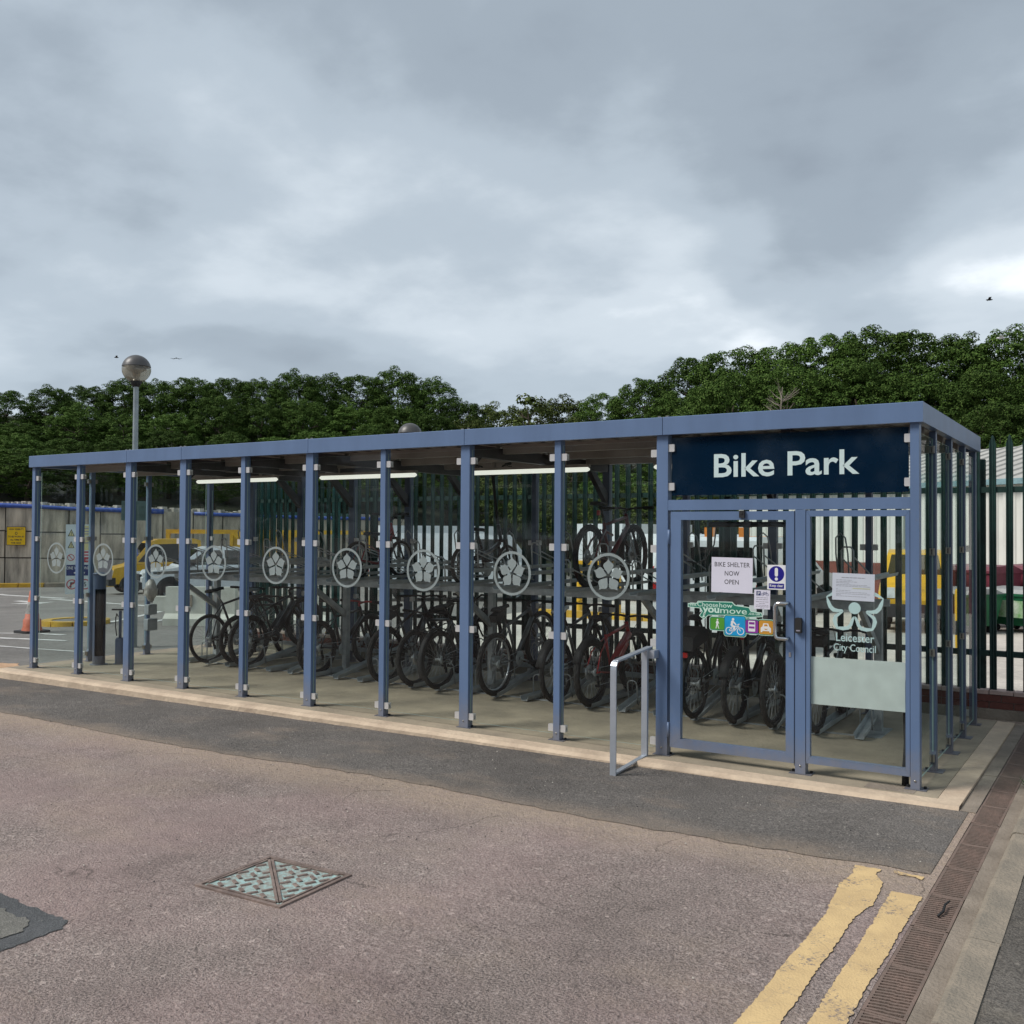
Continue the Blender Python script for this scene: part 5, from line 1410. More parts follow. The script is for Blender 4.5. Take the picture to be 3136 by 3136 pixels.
vehicle('pickup_truck', 'dirty white double cab pick-up parked beside the yellow truck', 'pickup', (-23.75, 14.1, gz(-24)), hdg(-.50, -.866), 'vehicle_white',
        [(-2.6, .55), (-2.62, 1.08), (.55, 1.08), (1.35, 1.06), (2.15, .95), (2.38, .75), (2.36, .42), (-2.5, .42)],
        [(-.85, 1.08), (-.75, 1.62), (-.5, 1.70), (.35, 1.70), (.60, 1.64), (1.35, 1.07)], .90, .68,
        [[(.0, 1.14), (1.05, 1.14), (.50, 1.58), (.0, 1.60)], [(-.72, 1.14), (-.1, 1.14), (-.1, 1.60), (-.62, 1.58)]], ((1.26, 1.14), (.66, 1.60)), (1.55, -1.65), .37,
        [('bumper', 'vehicle_black', ((2.2, -.88, .40), (2.46, .88, .62))), ('grille', 'vehicle_black', ((2.32, -.45, .66), (2.41, .45, .84))),
         ('headlight', 'head_lamp', ((2.18, -.86, .72), (2.34, -.56, .90))), ('headlight', 'head_lamp', ((2.18, .56, .72), (2.34, .86, .90))),
         ('side_mirror', 'vehicle_black', ((.85, .9, 1.12), (1.0, 1.08, 1.28))), ('side_mirror', 'vehicle_black', ((.85, -1.08, 1.12), (1.0, -.9, 1.28)))])
def van(label, loc, heading, h_=1.8, L=4.8, half=.92, beacon=None, paint='vehicle_white', name='van'):
    ex = [('bumper', 'vehicle_black', ((L / 2 - .1, -half, .3), (L / 2 + .08, half, .55))), ('headlight', 'head_lamp', ((L / 2 - .12, -half + .04, .66), (L / 2 + .01, -half + .3, .86))), ('headlight', 'head_lamp', ((L / 2 - .12, half - .3, .66), (L / 2 + .01, half - .04, .86))),
          ('tail_light', 'lamp_red', ((-L / 2 - .015, -half + .02, .8), (-L / 2 + .01, -half + .12, 1.1))), ('tail_light', 'lamp_red', ((-L / 2 - .015, half - .12, .8), (-L / 2 + .01, half - .02, 1.1))),
          ('door_seam', 'vehicle_black', ((-L / 2 - .004, -.006, .4), (-L / 2, .006, h_ - .2)))]
    if beacon == 'bar': ex.append(('beacon_bar', 'amber', ((L / 2 - 2.0, -.6, h_), (L / 2 - 1.75, .6, h_ + .11))))
    if beacon == 'lamps':
        for yy in (-.55, 0, .5): ex.append(('beacon', 'amber', ((-L / 2 + .2, yy - .07, h_), (-L / 2 + .36, yy + .07, h_ + .15))))
    return vehicle(name, label, 'van', loc, heading, paint,
        [(-L / 2, .32), (-L / 2, h_ * .58), (L / 2 - .85, h_ * .58), (L / 2 - .1, h_ * .50), (L / 2, h_ * .40), (L / 2, .32)],
        [(-L / 2 + .005, h_ * .58), (-L / 2 + .06, h_ - .06), (-L / 2 + .2, h_), (L / 2 - 1.7, h_), (L / 2 - 1.45, h_ - .06), (L / 2 - .85, h_ * .58)], half, half - .14,
        [[(L / 2 - 1.95, h_ * .61), (L / 2 - 1.0, h_ * .61), (L / 2 - 1.45, h_ - .16), (L / 2 - 1.95, h_ - .15)]], ((L / 2 - .93, h_ * .62), (L / 2 - 1.42, h_ - .10)), (L / 2 - .85, -L / 2 + .95), .32, ex,
        rear=((-L / 2 + .018, h_ * .68), (-L / 2 + .05, h_ - .16)))
van('white van with amber beacons on its roof beyond the palisade fence', (-4.7, 9.6, gz(-5) + .004), R(96), 1.84, 4.8, beacon='lamps')
van('white van with long amber light bar near the cream shed', (-6.6, 15.75, gz(-5) + .004), R(60), 1.72, 4.6, beacon='bar')
van('yellow van parked beside the brick end of the shed', (-2.55, 13.9, gz(-2) + .004), R(-80), 1.56, 3.2, .64, paint='vehicle_yellow', name='van')
def box_truck(label, loc, heading):
    t = thing('box_truck', label, 'truck', loc, heading, 'white box trucks across the yard')
    q = B(); q.box((-2.6, -1.05, .85), (1.2, 1.05, 2.25)); q.obj('cargo_box', 'vehicle_white', t)
    q = B(); q.prism([(1.25, .5), (1.25, 1.95), (1.9, 1.95), (2.5, 1.25), (2.7, 1.15), (2.7, .5)], 1, -.95, .95); q.obj('cab', 'vehicle_white', t)
    q = B(); q.box((-2.6, -.5, .5), (1.24, .5, .84)); q.obj('chassis', 'vehicle_black', t)
    q = B(); q.box((-2.64, -1.06, .84), (-2.602, 1.06, .97)); q.obj('tail_bar', 'vehicle_yellow', t)
    for wx_ in (-1.6, 1.9):
        for s_ in (-1, 1): vwheel(t, wx_, s_ * .85, .36)
    return t
box_truck('white box truck across the yard with yellow tail bar', (-19.2, 20.6, gz(-19)), R(60))
box_truck('white box truck across the yard with yellow tail bar', (-13.6, 25.0, gz(-13) + .004), R(75))
van('white van parked deep in the yard behind the racks', (-9.6, 18.0, gz(-9) + .004), R(150), 1.9, 4.6)
van('white van parked near the fence run behind the black bicycles', (-15.2, 15.5, gz(-14)), R(35), 1.9, 4.9)
# skip-loader frame behind the pick-up
sk_ = thing('skip_frame', 'yellow steel skip frame standing against the concrete wall', 'skip', (-29.0, 21.6, gz(-29)), R(33))
for (x0, y0, z0, x1, y1, z1, nm) in ((-4.2, -.8, 2.25, 4.2, -.66, 2.42, 'top_rail'), (4.05, -.8, .0, 4.2, -.66, 2.248, 'post'), (-4.2, -.8, 0, -4.05, -.66, 2.248, 'post'), (-1.6, -.8, .3, 1.6, .8, 2.248, 'bin_body')):
    q = B(); q.box((x0, y0, z0), (x1, y1, z1)); q.obj(nm, 'yellow_paint', sk_)
q = B()
for i in range(4): q.box((-1.55 + i * 1.0, -.86, .32), (-1.45 + i * 1.0, -.802, 2.2))
q.obj('rib', 'yellow_paint', sk_)

# ------------------------------------------------------------------ concrete retaining wall of big panels
path = [(-48.5, 16.4), (-47.2, 18.2), (-45.8, 19.8), (-42.8, 22.4), (-39.95, 25.4), (-38.9, 27.3), (-36.5, 31.2), (-33.1, 36.9)]
tops = [3.10, 3.06, 3.02, 2.86, 2.76, 2.70, 2.6, 2.5]
cw = thing('concrete_wall', 'curved retaining wall of stained concrete panels at the yard edge', 'wall', (0, 0, 0))
acc = [0]
for i in range(len(path) - 1): acc.append(acc[-1] + math.dist(path[i], path[i + 1]))
def along(s_):
    for i in range(len(path) - 1):
        if s_ <= acc[i + 1] or i == len(path) - 2:
            t = (s_ - acc[i]) / (acc[i + 1] - acc[i]); return Vector(path[i]).lerp(Vector(path[i + 1]), t), tops[i] + (tops[i + 1] - tops[i]) * t
s_ = 0.0; pw = 1.48; i = 0
pipe = []
while s_ + pw < acc[-1]:
    a, za = along(s_ + .03); c, zc = along(s_ + pw - .03); a2, _ = along(s_ + .005); c2, _ = along(s_ + pw - .005)
    d = (c - a).normalized(); n_ = Vector((d.y, -d.x))           # towards the yard
    if (Vector((1.3, -7.5)) - a).dot(n_) < 0: n_ = -n_
    base = gz(*a) - .05; nrow = 3 if (i < 7 and i % 4 != 1) else 1
    for k in range(nrow):
        z0 = base + (za - base) * k / nrow + .03; z1 = base + (za - base) * (k + 1) / nrow - .03
        pr = rnd.uniform(-.03, .05); q = B(); o = n_ * pr; bk_ = -n_ * .35
        P = [a + o, c + o, c + bk_, a + bk_]
        q.add([(p.x, p.y, z0) for p in P] + [(p.x, p.y, z1) for p in P], [(0, 1, 2, 3), (4, 5, 6, 7), (0, 1, 5, 4), (1, 2, 6, 5), (2, 3, 7, 6), (3, 0, 4, 7)])
        q.obj('panel', 'concrete_wall', cw)
    q = B(); P = [a2 - n_ * .06, c2 - n_ * .06, c2 - n_ * .30, a2 - n_ * .30]
    q.add([(p.x, p.y, base) for p in P] + [(p.x, p.y, za - .04) for p in P], [(0, 1, 2, 3), (4, 5, 6, 7), (0, 1, 5, 4), (1, 2, 6, 5), (2, 3, 7, 6), (3, 0, 4, 7)]); q.obj('backing', 'wall_joint', cw)
    pipe.append((a.x + n_.x * .1, a.y + n_.y * .1, za - .06 + rnd.uniform(-.03, .03)))
    s_ += pw; i += 1
q = B(); q.tube(pipe[:9], [.11 + .02 * math.sin(j) for j in range(9)], 8); tag(q.obj('blue_pipe', 'blue_pipe'), 'blue hose lying along the top of the concrete wall', 'hose')
q = B(); q.tube(pipe[9:], .09, 8); tag(q.obj('blue_pipe', 'blue_pipe'), 'thin far length of blue hose behind the fence on the wall', 'hose')
q = B()
for j in range(len(pipe) - 1):
    for k in range(9):
        t = k / 9; p = Vector(pipe[j]).lerp(Vector(pipe[j + 1]), t); s2 = rnd.uniform(.10, .24)
        q.cbox((p.x - .2 + rnd.uniform(-.1, .1), p.y + .25 + rnd.uniform(-.1, .1), p.z + .06 + rnd.uniform(0, .10)), (s2 * 1.6, s2 * 1.3, s2))
o_ = q.obj('rubble', 'rubble'); tag(o_, 'pale rubble heaped along the top of the wall', 'rubble'); o_['kind'] = 'stuff'
yk = thing('painted_kerb', 'yellow painted kerb stones in front of the concrete wall', 'kerb', (0, 0, 0))
for j in range(8):
    a = Vector((-44.2, 16.0)).lerp(Vector((-38.5, 22.5)), j / 8); c = Vector((-44.2, 16.0)).lerp(Vector((-38.5, 22.5)), (j + .96) / 8)
    d = (c - a).normalized(); n_ = Vector((d.y, -d.x)) * .2
    q = B(); P = [a + n_, c + n_, c - n_, a - n_]
    q.add([(p.x, p.y, -1.0) for p in P] + [(p.x, p.y, -.68) for p in P], [(0, 1, 2, 3), (4, 5, 6, 7), (0, 1, 5, 4), (1, 2, 6, 5), (2, 3, 7, 6), (3, 0, 4, 7)]); q.obj('kerb_stone', 'yellow_paint' if j % 4 else 'kerb_stone', yk)

# signs
def face_cam(x, y): return math.atan2(CAMP.y - y, CAMP.x - x) + math.pi / 2
ys = thing('wall_sign', 'yellow high visibility warning sign on the concrete wall', 'sign', (-45.1, 20.05, 0), face_cam(-45.1, 20))
q = B(); q.prism(rrect(-.42, 1.02, .42, 1.92, .03, 2), 1, -.05, -.02); q.obj('plate', 'notice_yellow', ys)
for (x0, z0, x1, z1) in ((-.42, 1.90, .42, 1.925), (-.42, 1.015, .42, 1.04), (-.425, 1.03, -.40, 1.91), (.40, 1.03, .425, 1.91)):
    q = B(); q.box((x0, -.053, z0), (x1, -.0505, z1)); q.obj('border', 'ink_black', ys)
for s_, z, sz in (('HIGH VISIBILITY', 1.76, .115), ('TO BE WORN AT', 1.40, .115), ('ALL TIMES IN', 1.245, .11), ('THIS AREA', 1.09, .115)):
    link('lettering', text_mesh('lettering', s_, sz, 'ink_black', 'CENTER', .003, .80), ys, (0, -.0512, z))
q = B(); ri = arc(0, 0, 1, 0, 360, 18)
for i in range(18): q.prism([(ri[i][0] * .055, 1.60 + ri[i][1] * .075), (ri[i + 1][0] * .055, 1.60 + ri[i + 1][1] * .075), (ri[i + 1][0] * .032, 1.60 + ri[i + 1][1] * .05), (ri[i][0] * .032, 1.60 + ri[i][1] * .05)], 1, -.0525, -.0505)
q.obj('ring_symbol', 'ink_black', ys)
gpx, gpy = -17.52, 5.09
sp_ = thing('sign_post', 'dark green square post carrying a tall site traffic sign', 'post', (gpx, gpy, gz(gpx) + .10), face_cam(gpx, gpy))
q = B(); q.box((-.075, -.075, 0), (.075, .075, 2.58)); q.obj('post', 'post_green', sp_)
ts = thing('traffic_sign', 'tall white site sign with ONE WAY ONLY and 5 limit panels', 'sign', (gpx, gpy, gz(gpx) + .0), face_cam(gpx, gpy))
W = .255; oz = -.20
TZ0, TZ1 = .64, 2.10
q = B(); q.prism(rrect(-W - .04, TZ0, W - .04, TZ1, .02, 2), 1, -.105, -.085); q.obj('plate', 'sign_white', ts)
cxs = -.04
def tz(fz): return TZ1 - fz * (TZ1 - TZ0)
def tbox(name, m_, x0, f0, x1, f1, y=-.107): 
    q = B(); q.box((x0, y - .0015, tz(f1)), (x1, y, tz(f0))); return q.obj(name, m_, ts)
tbox('yellow_panel', 'sign_yellow', -.09, .015, .20, .165); tbox('yellow_panel', 'sign_yellow', -.09, .175, .20, .37)
for (fz, xa, xb) in ((.055, .05, .14), (.10, .06, .18), (.135, .05, .18), (.265, .06, .18)): 
    q = B(); q.box((xa, -.1105, tz(fz) - .012), (xb, -.109, tz(fz) + .012)); q.obj('print_line', 'ink_grey', ts)
tbox('red_panel', 'sign_red', -.09, .385, .205, .545)
link('lettering', text_mesh('lettering', 'ONLY', .058, 'print_white', 'LEFT', .001, .8), ts, (.09, -.111, tz(.525)))
for (fz, xa, xb) in ((.42, .06, .16), (.46, .06, .17)):
    q = B(); q.box((xa, -.1105, tz(fz) - .014), (xb, -.109, tz(fz) + .014)); q.obj('print_line', 'print_white', ts)
tbox('navy_panel', 'sign_navy_print', -.275, .58, .20, .735)
link('lettering', text_mesh('lettering', 'ONE WAY ONLY', .088, 'print_white', 'CENTER', .001, .70), ts, (-.038, -.111, tz(.645)))
q = B(); zc = tz(.695); q.prism([(-.14, zc), (-.075, zc + .04), (-.075, zc + .014), (.08, zc + .014), (.08, zc - .014), (-.075, zc - .014), (-.075, zc - .04)], 1, -.1105, -.109); q.obj('arrow_symbol', 'print_white', ts)
def ring_sym(cx, zc, ro, ri_, m_, slash=None):
    q = B(); rr = arc(0, 0, 1, 0, 360, 28)
    for i in range(28): q.prism([(cx + rr[i][0] * ro, zc + rr[i][1] * ro), (cx + rr[i + 1][0] * ro, zc + rr[i + 1][1] * ro), (cx + rr[i + 1][0] * ri_, zc + rr[i + 1][1] * ri_), (cx + rr[i][0] * ri_, zc + rr[i][1] * ri_)], 1, -.1095, -.108)
    if slash:
        d = Vector((math.cos(R(slash)), math.sin(R(slash)))); n_ = Vector((-d.y, d.x)) * (ro - ri_) * .5; c0 = Vector((cx, zc))
        q.prism([tuple(c0 + d * ri_ + n_), tuple(c0 - d * ri_ + n_), tuple(c0 - d * ri_ - n_), tuple(c0 + d * ri_ - n_)], 1, -.1125, -.111)
    q.obj('ring_symbol', m_, ts)
for fz in (.125, .295):
    q = B(); zc = tz(fz); q.prism([(-.255, zc - .065), (-.125, zc - .065), (-.19, zc + .085)], 1, -.1085, -.107); q.obj('triangle', 'ink_black', ts)
    q = B(); q.prism([(-.235, zc - .053), (-.145, zc - .053), (-.19, zc + .055)], 1, -.1105, -.109); q.obj('triangle_fill', 'sign_yellow', ts)
    q = B(); q.box((-.196, -.1125, zc - .045), (-.184, -.111, zc + .025)); q.obj('exclamation_mark', 'ink_black', ts)
ring_sym(-.19, tz(.475), .070, .056, 'sign_red', -50)
ring_sym(-.165, tz(.86), .105, .086, 'sign_red', 45); ring_sym(.09, tz(.86), .108, .088, 'sign_red')
link('lettering', text_mesh('lettering', '5', .13, 'ink_black', 'CENTER', .001, .85), ts, (.09, -.109, tz(.89)))
q = B(); zc = tz(.86); q.prism([(-.195, zc - .07), (-.172, zc - .07), (-.172, zc + .02), (-.135, zc + .02), (-.135, zc + .0), (-.105, zc + .032), (-.135, zc + .062), (-.135, zc + .043), (-.195, zc + .043)], 1, -.1105, -.109); q.obj('turn_arrow', 'ink_black', ts)
isl = thing('traffic_island', 'small round island with yellow kerb at the foot of the green post', 'island', (gpx + .1, gpy - .15, gz(gpx)))
q = B(); q.lathe([(0, .098), (.48, .098)], 28, smooth=False); q.obj('island_top', 'yard_tarmac', isl)
for k in range(9):
    q = B(); a0 = 40 * k + 1
    prf = arc(0, 0, .66, a0, a0 + 38, 5) + arc(0, 0, .48, a0 + 38, a0, 5); q.prism(prf, 2, -.02, .115); q.obj('kerb_stone', 'yellow_paint', isl)
# traffic cone
cn = thing('traffic_cone', 'faded orange traffic cone standing in the yard entrance', 'cone', (-16.25, 3.25, gz(-16.25) + .005))
q = B(); q.prism(rrect(-.24, -.24, .24, .24, .05, 3), 2, 0, .045); q.obj('base', 'vehicle_black', cn)
q = B(); q.lathe([(.185, .046), (.16, .12), (.155, .25), (.13, .27), (.05, .78), (.035, .80), (0, .80)], 20); q.obj('cone_body', 'cone_orange', cn)
q = B(); q.lathe([(.117, .36), (.082, .58)], 20); q.obj('sleeve', 'plastic_bag', cn)
# water-filled barriers
def barrier(label, loc, rz):
    t = thing('plastic_barrier', label, 'barrier', loc, rz, 'white barriers in the yard')
    q = B(); q.prism([(-.24, 0), (-.24, .14), (-.12, .24), (-.09, .78), (.09, .78), (.12, .24), (.24, .14), (.24, 0)], 0, -.72, .72); q.obj('body', 'barrier_white', t)
    q = B(); q.box((-.98, -.10, .28), (-.722, .10, .58)); q.obj('end_lug', 'barrier_white', t)
    for xx in (-.25, .25):
        q = B(); q.box((xx - .09, -.135, .38), (xx + .09, -.106, .62)); q.obj('fork_slot', 'gutter_concrete', t)
    return t
barrier('dirty white plastic barrier standing nearest to the yellow kerbed island', (-14.85, 6.05, gz(-15) + .006), R(30))
barrier('dirty white plastic barrier with its end hidden behind the green fence', (-13.2, 7.0, gz(-13) + .006), R(28))
# lamp posts
def lamp(label, x, y, h_, door=True):
    t = thing('lamp_post', label, 'lamp post', (x, y, gz(x)), face_cam(x, y))
    q = B(); q.lathe([(.075, 0), (.075, 1.05), (.048, 1.15), (.042, h_ - .30)], 14); q.obj('pole', 'lamp_pole', t)
    q = B(); q.lathe([(.042, h_ - .30), (.06, h_ - .29), (.075, h_ - .26), (.10, h_ - .215), (.09, h_ - .20), (0, h_ - .20)], 18); q.obj('collar', 'rubber_black', t)
    rr = .232; q = B(); q.lathe([(rr * math.sin(R(a)), h_ - rr * math.cos(R(a))) for a in range(25, 105, 8)], 28); q.obj('globe', 'globe_smoke', t)
    q = B(); q.lathe([(rr * 1.006 * math.sin(R(a)), h_ - rr * 1.006 * math.cos(R(a))) for a in list(range(99, 180, 9)) + [180]], 28); q.obj('cap', 'lamp_cap', t)
    q = B(); q.lathe([(0, h_ + .01), (.17, h_ - .005), (.07, h_ - .06), (.045, h_ - .15), (.07, h_ - .2)], 16); q.obj('reflector', 'alloy', t)
    if door:
        q = B(); q.prism(rrect(-.045, .35, .045, .85, .01, 2), 1, -.082, -.070); q.obj('access_door', 'lamp_pole', t)
    return t
lamp('grey lamp post with smoked globe standing clear above the shelter roof', -12.72, 2.84, 4.62)
lamp('grey lamp post whose globe just shows over the roof', -10.55, 7.4, 3.80)
t = thing('back_board', 'grey green sign board strapped high on the near lamp post', 'sign board', (-12.72, 2.84, gz(-12.7)), face_cam(-12.7, 2.84))
q = B(); q.box((-.20, -.10, 2.10), (.22, -.075, 2.42)); q.obj('board', 'sign_green_grey', t)
for zz_ in (2.18, 2.34):
    q = B(); q.box((-.20, -.107, zz_ - .012), (.22, -.1005, zz_ + .012)); q.obj('channel_rail', 'sign_green_grey', t)

# ------------------------------------------------------------------ cream shed
A0, A1 = Vector((-10.4, 25.45)), Vector((7.0, 14.85))
dS = (A1 - A0).normalized(); nS = Vector((dS.y, -dS.x)); LS_ = (A1 - A0).length
sd_o = thing('industrial_shed', 'cream metal clad shed with pale sheet roof and brick plinth', 'building', (A0.x, A0.y, -.05), math.atan2(dS.y, dS.x))
EZ = 3.20
q = B(); q.box((0, .03, 1.06), (LS_, 9.0, EZ)); q.obj('wall_core', 'cladding_cream', sd_o)
q = B(); q.box((.02, -.02, 0), (LS_ - .02, 9.0, 1.055)); q.obj('brick_plinth', 'brick_red', sd_o)
ribm = B(); ribm.prism([(0, 0), (.03, -.028), (.11, -.028), (.14, 0)], 2, 1.0, EZ + .0); ribm = ribm.mesh('cladding_rib', 'cladding_cream')
x = .06
while x < LS_ - .2: link('cladding_rib', ribm, sd_o, (x, .029, 0)); x += .25
for x in (3.4, 7.2, 11.1): 
    q = B(); q.tube([(x, -.07, .2), (x, -.07, EZ - .05)], .045, 8); q.obj('down_pipe', 'cladding_cream', sd_o)
q = B(); q.box((-.15, -.24, EZ - .04), (LS_, -.03, EZ + .10)); q.obj('gutter', 'gutter_blue', sd_o)
q = B(); q.prism([(-.20, EZ + .101), (4.5, 4.55), (9.2, EZ + .101)], 0, -.15, LS_); q.obj('roof', 'shed_roof', sd_o)
rl = B(); sl = math.atan2(4.55 - EZ - .101, 4.70); Lr = math.hypot(4.70, 4.55 - EZ - .1)
rl.prism([(-.03, 0), (-.015, .04), (.015, .04), (.03, 0)], 1, 0, Lr); rl = rl.mesh('roof_rib', 'shed_roof')
x = .1
while x < LS_: link('roof_rib', rl, sd_o, (x, -.20, EZ + .103), (sl, 0, 0)); x += .5
# bins
def waste_bin(label, x, y, rz, hh, colour, lidm, grp, zb=0):
    t = thing('waste_bin', label, 'bin', (x, y, gz(x) + .004 + zb), rz, grp)
    q = B(); bt, tp_ = .50, .60; zb0, zt0 = .14, hh
    vs_ = [(-bt, -.38, zb0), (bt, -.38, zb0), (bt, .38, zb0), (-bt, .38, zb0), (-tp_, -.47, zt0), (tp_, -.47, zt0), (tp_, .47, zt0), (-tp_, .47, zt0)]
    q.add(vs_, [(0, 3, 2, 1), (4, 5, 6, 7), (0, 1, 5, 4), (1, 2, 6, 5), (2, 3, 7, 6), (3, 0, 4, 7)]); q.obj('body', colour, t)
    q = B(); q.box((-.63, -.50, zt0 + .001), (.63, .50, zt0 + .05)); q.obj('rim', colour, t)
    q = B(); q.prism([(-.5, zt0 + .051), (-.45, zt0 + .13), (.2, zt0 + .16), (.5, zt0 + .051)], 0, -.62, .62); q.obj('lid', lidm, t)
    for xx in (-.42, .42):
        for yy in (-.3, .3):
            q = B(); q.tube([(xx, yy - .025, .07), (xx, yy + .025, .07)], .07, 12); q.obj('castor', 'rubber_black', t)
    for xx in (-.35, 0, .35):
        q = B(); q.box((xx - .02, -.50, zb0 + .15), (xx + .02, -.43, zt0 - .05)); q.obj('rib', colour, t)
    return t
waste_bin('green wheeled bin with grey lid beyond the open fence', -1.62, 13.3, R(-33), .70, 'bin_green', 'bin_lid_grey', None)
waste_bin('green wheeled bin with colourful sticker panel beyond the open fence', -.52, 13.9, R(-30), .70, 'bin_green', 'bin_lid_grey', None)
waste_bin('maroon wheeled bin standing behind the green bins', -1.45, 14.9, R(-32), 1.10, 'bin_maroon', 'bin_maroon', 'maroon bins')
waste_bin('maroon wheeled bin standing behind the green bins', -.35, 15.6, R(-32), 1.10, 'bin_maroon', 'bin_maroon', 'maroon bins')
mat('sticker_mix', (.45, .50, .42), .5, var=.3, scale=6, col2=(.10, .28, .07))
q = B(); q.box((-.30, -.535, .30), (.30, -.512, .62)); o_ = q.obj('sticker_panel', 'sticker_mix', None, (-.52, 13.9, gz(-.5)), (0, 0, R(-30)))
o_.parent = [x_ for x_ in bpy.data.objects if x_.get('label') == 'green wheeled bin with colourful sticker panel beyond the open fence'][0]; o_.location = (0, 0, 0); o_.rotation_euler = (0, 0, 0)
# bollards and yellow kerb in the yard
for i, (x, y, lab_) in enumerate(((-8.6, 12.5, 'yellow and black bollard standing behind the mountain bikes'), (-10.4, 14.0, 'yellow and black bollard standing beyond the red-barred bicycle'), (-6.4, 14.2, 'yellow bollard standing by the white van with beacons'), (-1.55, 8.4, 'yellow bollard near the brick wall behind the side glass'), (-1.05, 9.3, 'yellow bollard beside the green bins'))):
    t = thing('bollard', lab_, 'bollard', (x, y, gz(x) + .004))
    q = B(); q.lathe([(.075, 0), (.075, .98), (.06, 1.02), (0, 1.03)], 14); q.obj('shaft', 'vehicle_yellow', t)
    q = B(); q.lathe([(.0765, .30), (.0765, .52)], 14); q.obj('black_band', 'vehicle_black', t)
q = B()
yk = thing('painted_kerb', 'yellow kerb stones across the pale concrete yard', 'kerb', (-10.6, 12.0, gz(-10)))
for j in range(6):
    q = B(); q.box((j * .95, 0, 0), (j * .95 + .92, .2, .16)); q.obj('kerb_stone', 'yellow_paint', yk)

# ------------------------------------------------------------------ wooded bank
def interp(x, tab):
    for i in range(len(tab) - 1):
        if x <= tab[i + 1][0]: 
            t = max(0, (x - tab[i][0]) / (tab[i + 1][0] - tab[i][0])); return tab[i][1] + (tab[i + 1][1] - tab[i][1]) * t
    return tab[-1][1]
ELV = [(-75, 6.2), (-60, 7.2), (-56.4, 8.0), (-48.8, 8.9), (-43.8, 9.1), (-39.6, 9.4), (-36.8, 8.9), (-35.2, 8.0), (-32.8, 7.7), (-29.1, 8.2), (-26, 8.7), (-24.5, 9.5), (-22.4, 10.3), (-19.4, 11.3), (-16.5, 11.1), (-13.7, 11.6), (-9.6, 10.9), (-7, 11.0), (-5, 10.7), (6, 11)]
R0 = [(-75, 58), (-34, 58), (-26, 47), (-18, 43), (10, 43)]
ZF = [(-75, 2.3), (-38, 2.2), (-30, .6), (10, .2)]
def bank_z(az, rr):
    return interp(az, ZF) + max(0, rr - interp(az, R0)) * .24
b = B(); azs = list(range(-84, 24, 3)); rs2 = [-1.5, 0, 4, 9, 15, 22, 40]
for az in azs:
    for dr in rs2:
        rr = interp(az, R0) + dr; z = bank_z(az, rr) + rnd.uniform(-.15, .15)
        if dr < 0: z = gz(CAMP.x + rr * math.sin(R(az))) - .2
        b.v.append((CAMP.x + rr * math.sin(R(az)), CAMP.y + rr * math.cos(R(az)), z))
k = len(rs2)
for i in range(len(azs) - 1):
    for j in range(k - 1): b.f.append((i * k + j, i * k + j + 1, i * k + k + j + 1, i * k + k + j)); b.m.append(0); b.sm.append(True)
struct(b.obj('embankment', 'bank_earth', fix=False))

def crown_mesh(seed, rx, rz, zc, nclump, per, lsz, mname, cr=(.55, .95), sparse=False):
    g_ = np.random.default_rng(seed); V = []
    cl = []
    for i in range(nclump):
        d = g_.normal(size=3); d /= np.linalg.norm(d); d[2] = d[2] * .9 + .1
        rr = g_.uniform(.55, 1.0) ** .6
        c = np.array([d[0] * rx * rr, d[1] * rx * rr, zc + d[2] * rz * rr])
        if c[2] < .5: c[2] = .5 + g_.uniform(0, .5)
        cl.append((c, g_.uniform(*cr)))
    P = []; Nn = []; S_ = []
    for c, cr_ in cl:
        m = int(per * (cr_ / .75) ** 2); d = g_.normal(size=(m, 3)); d /= np.linalg.norm(d, axis=1)[:, None]
        d[:, 2] = np.where(d[:, 2] < -.35, -d[:, 2], d[:, 2])
        p = c + d * cr_ * (g_.uniform(.72, 1.06, size=(m, 1))) * np.array([1, 1, .78])
        P.append(p); Nn.append(d + g_.normal(scale=.30, size=(m, 3)) + np.array([0, 0, .30])); S_.append(g_.uniform(.7, 1.3, size=m) * lsz)
    P = np.concatenate(P); Nn = np.concatenate(Nn); S_ = np.concatenate(S_)
    Nn /= np.linalg.norm(Nn, axis=1)[:, None]
    t = np.cross(Nn, g_.normal(size=Nn.shape)); t /= np.linalg.norm(t, axis=1)[:, None]; bt = np.cross(Nn, t)
    a = t * S_[:, None] * .62; c = bt * S_[:, None] * .36; dn = Nn * S_[:, None] * .12
    V = np.stack([P - a - dn, P + c * 1.0, P + a - dn, P - c * 1.0], axis=1).reshape(-1, 3)
    n = len(P); me = bpy.data.meshes.new('crown')
    me.vertices.add(n * 4); me.vertices.foreach_set('co', V.astype(np.float32).ravel())
    me.loops.add(n * 4); me.loops.foreach_set('vertex_index', np.arange(n * 4, dtype=np.int32))
    me.polygons.add(n); me.polygons.foreach_set('loop_start', np.arange(0, n * 4, 4, dtype=np.int32)); me.polygons.foreach_set('loop_total', np.full(n, 4, dtype=np.int32))
    me.materials.append(MATS[mname]); me.update(calc_edges=True)
    return me
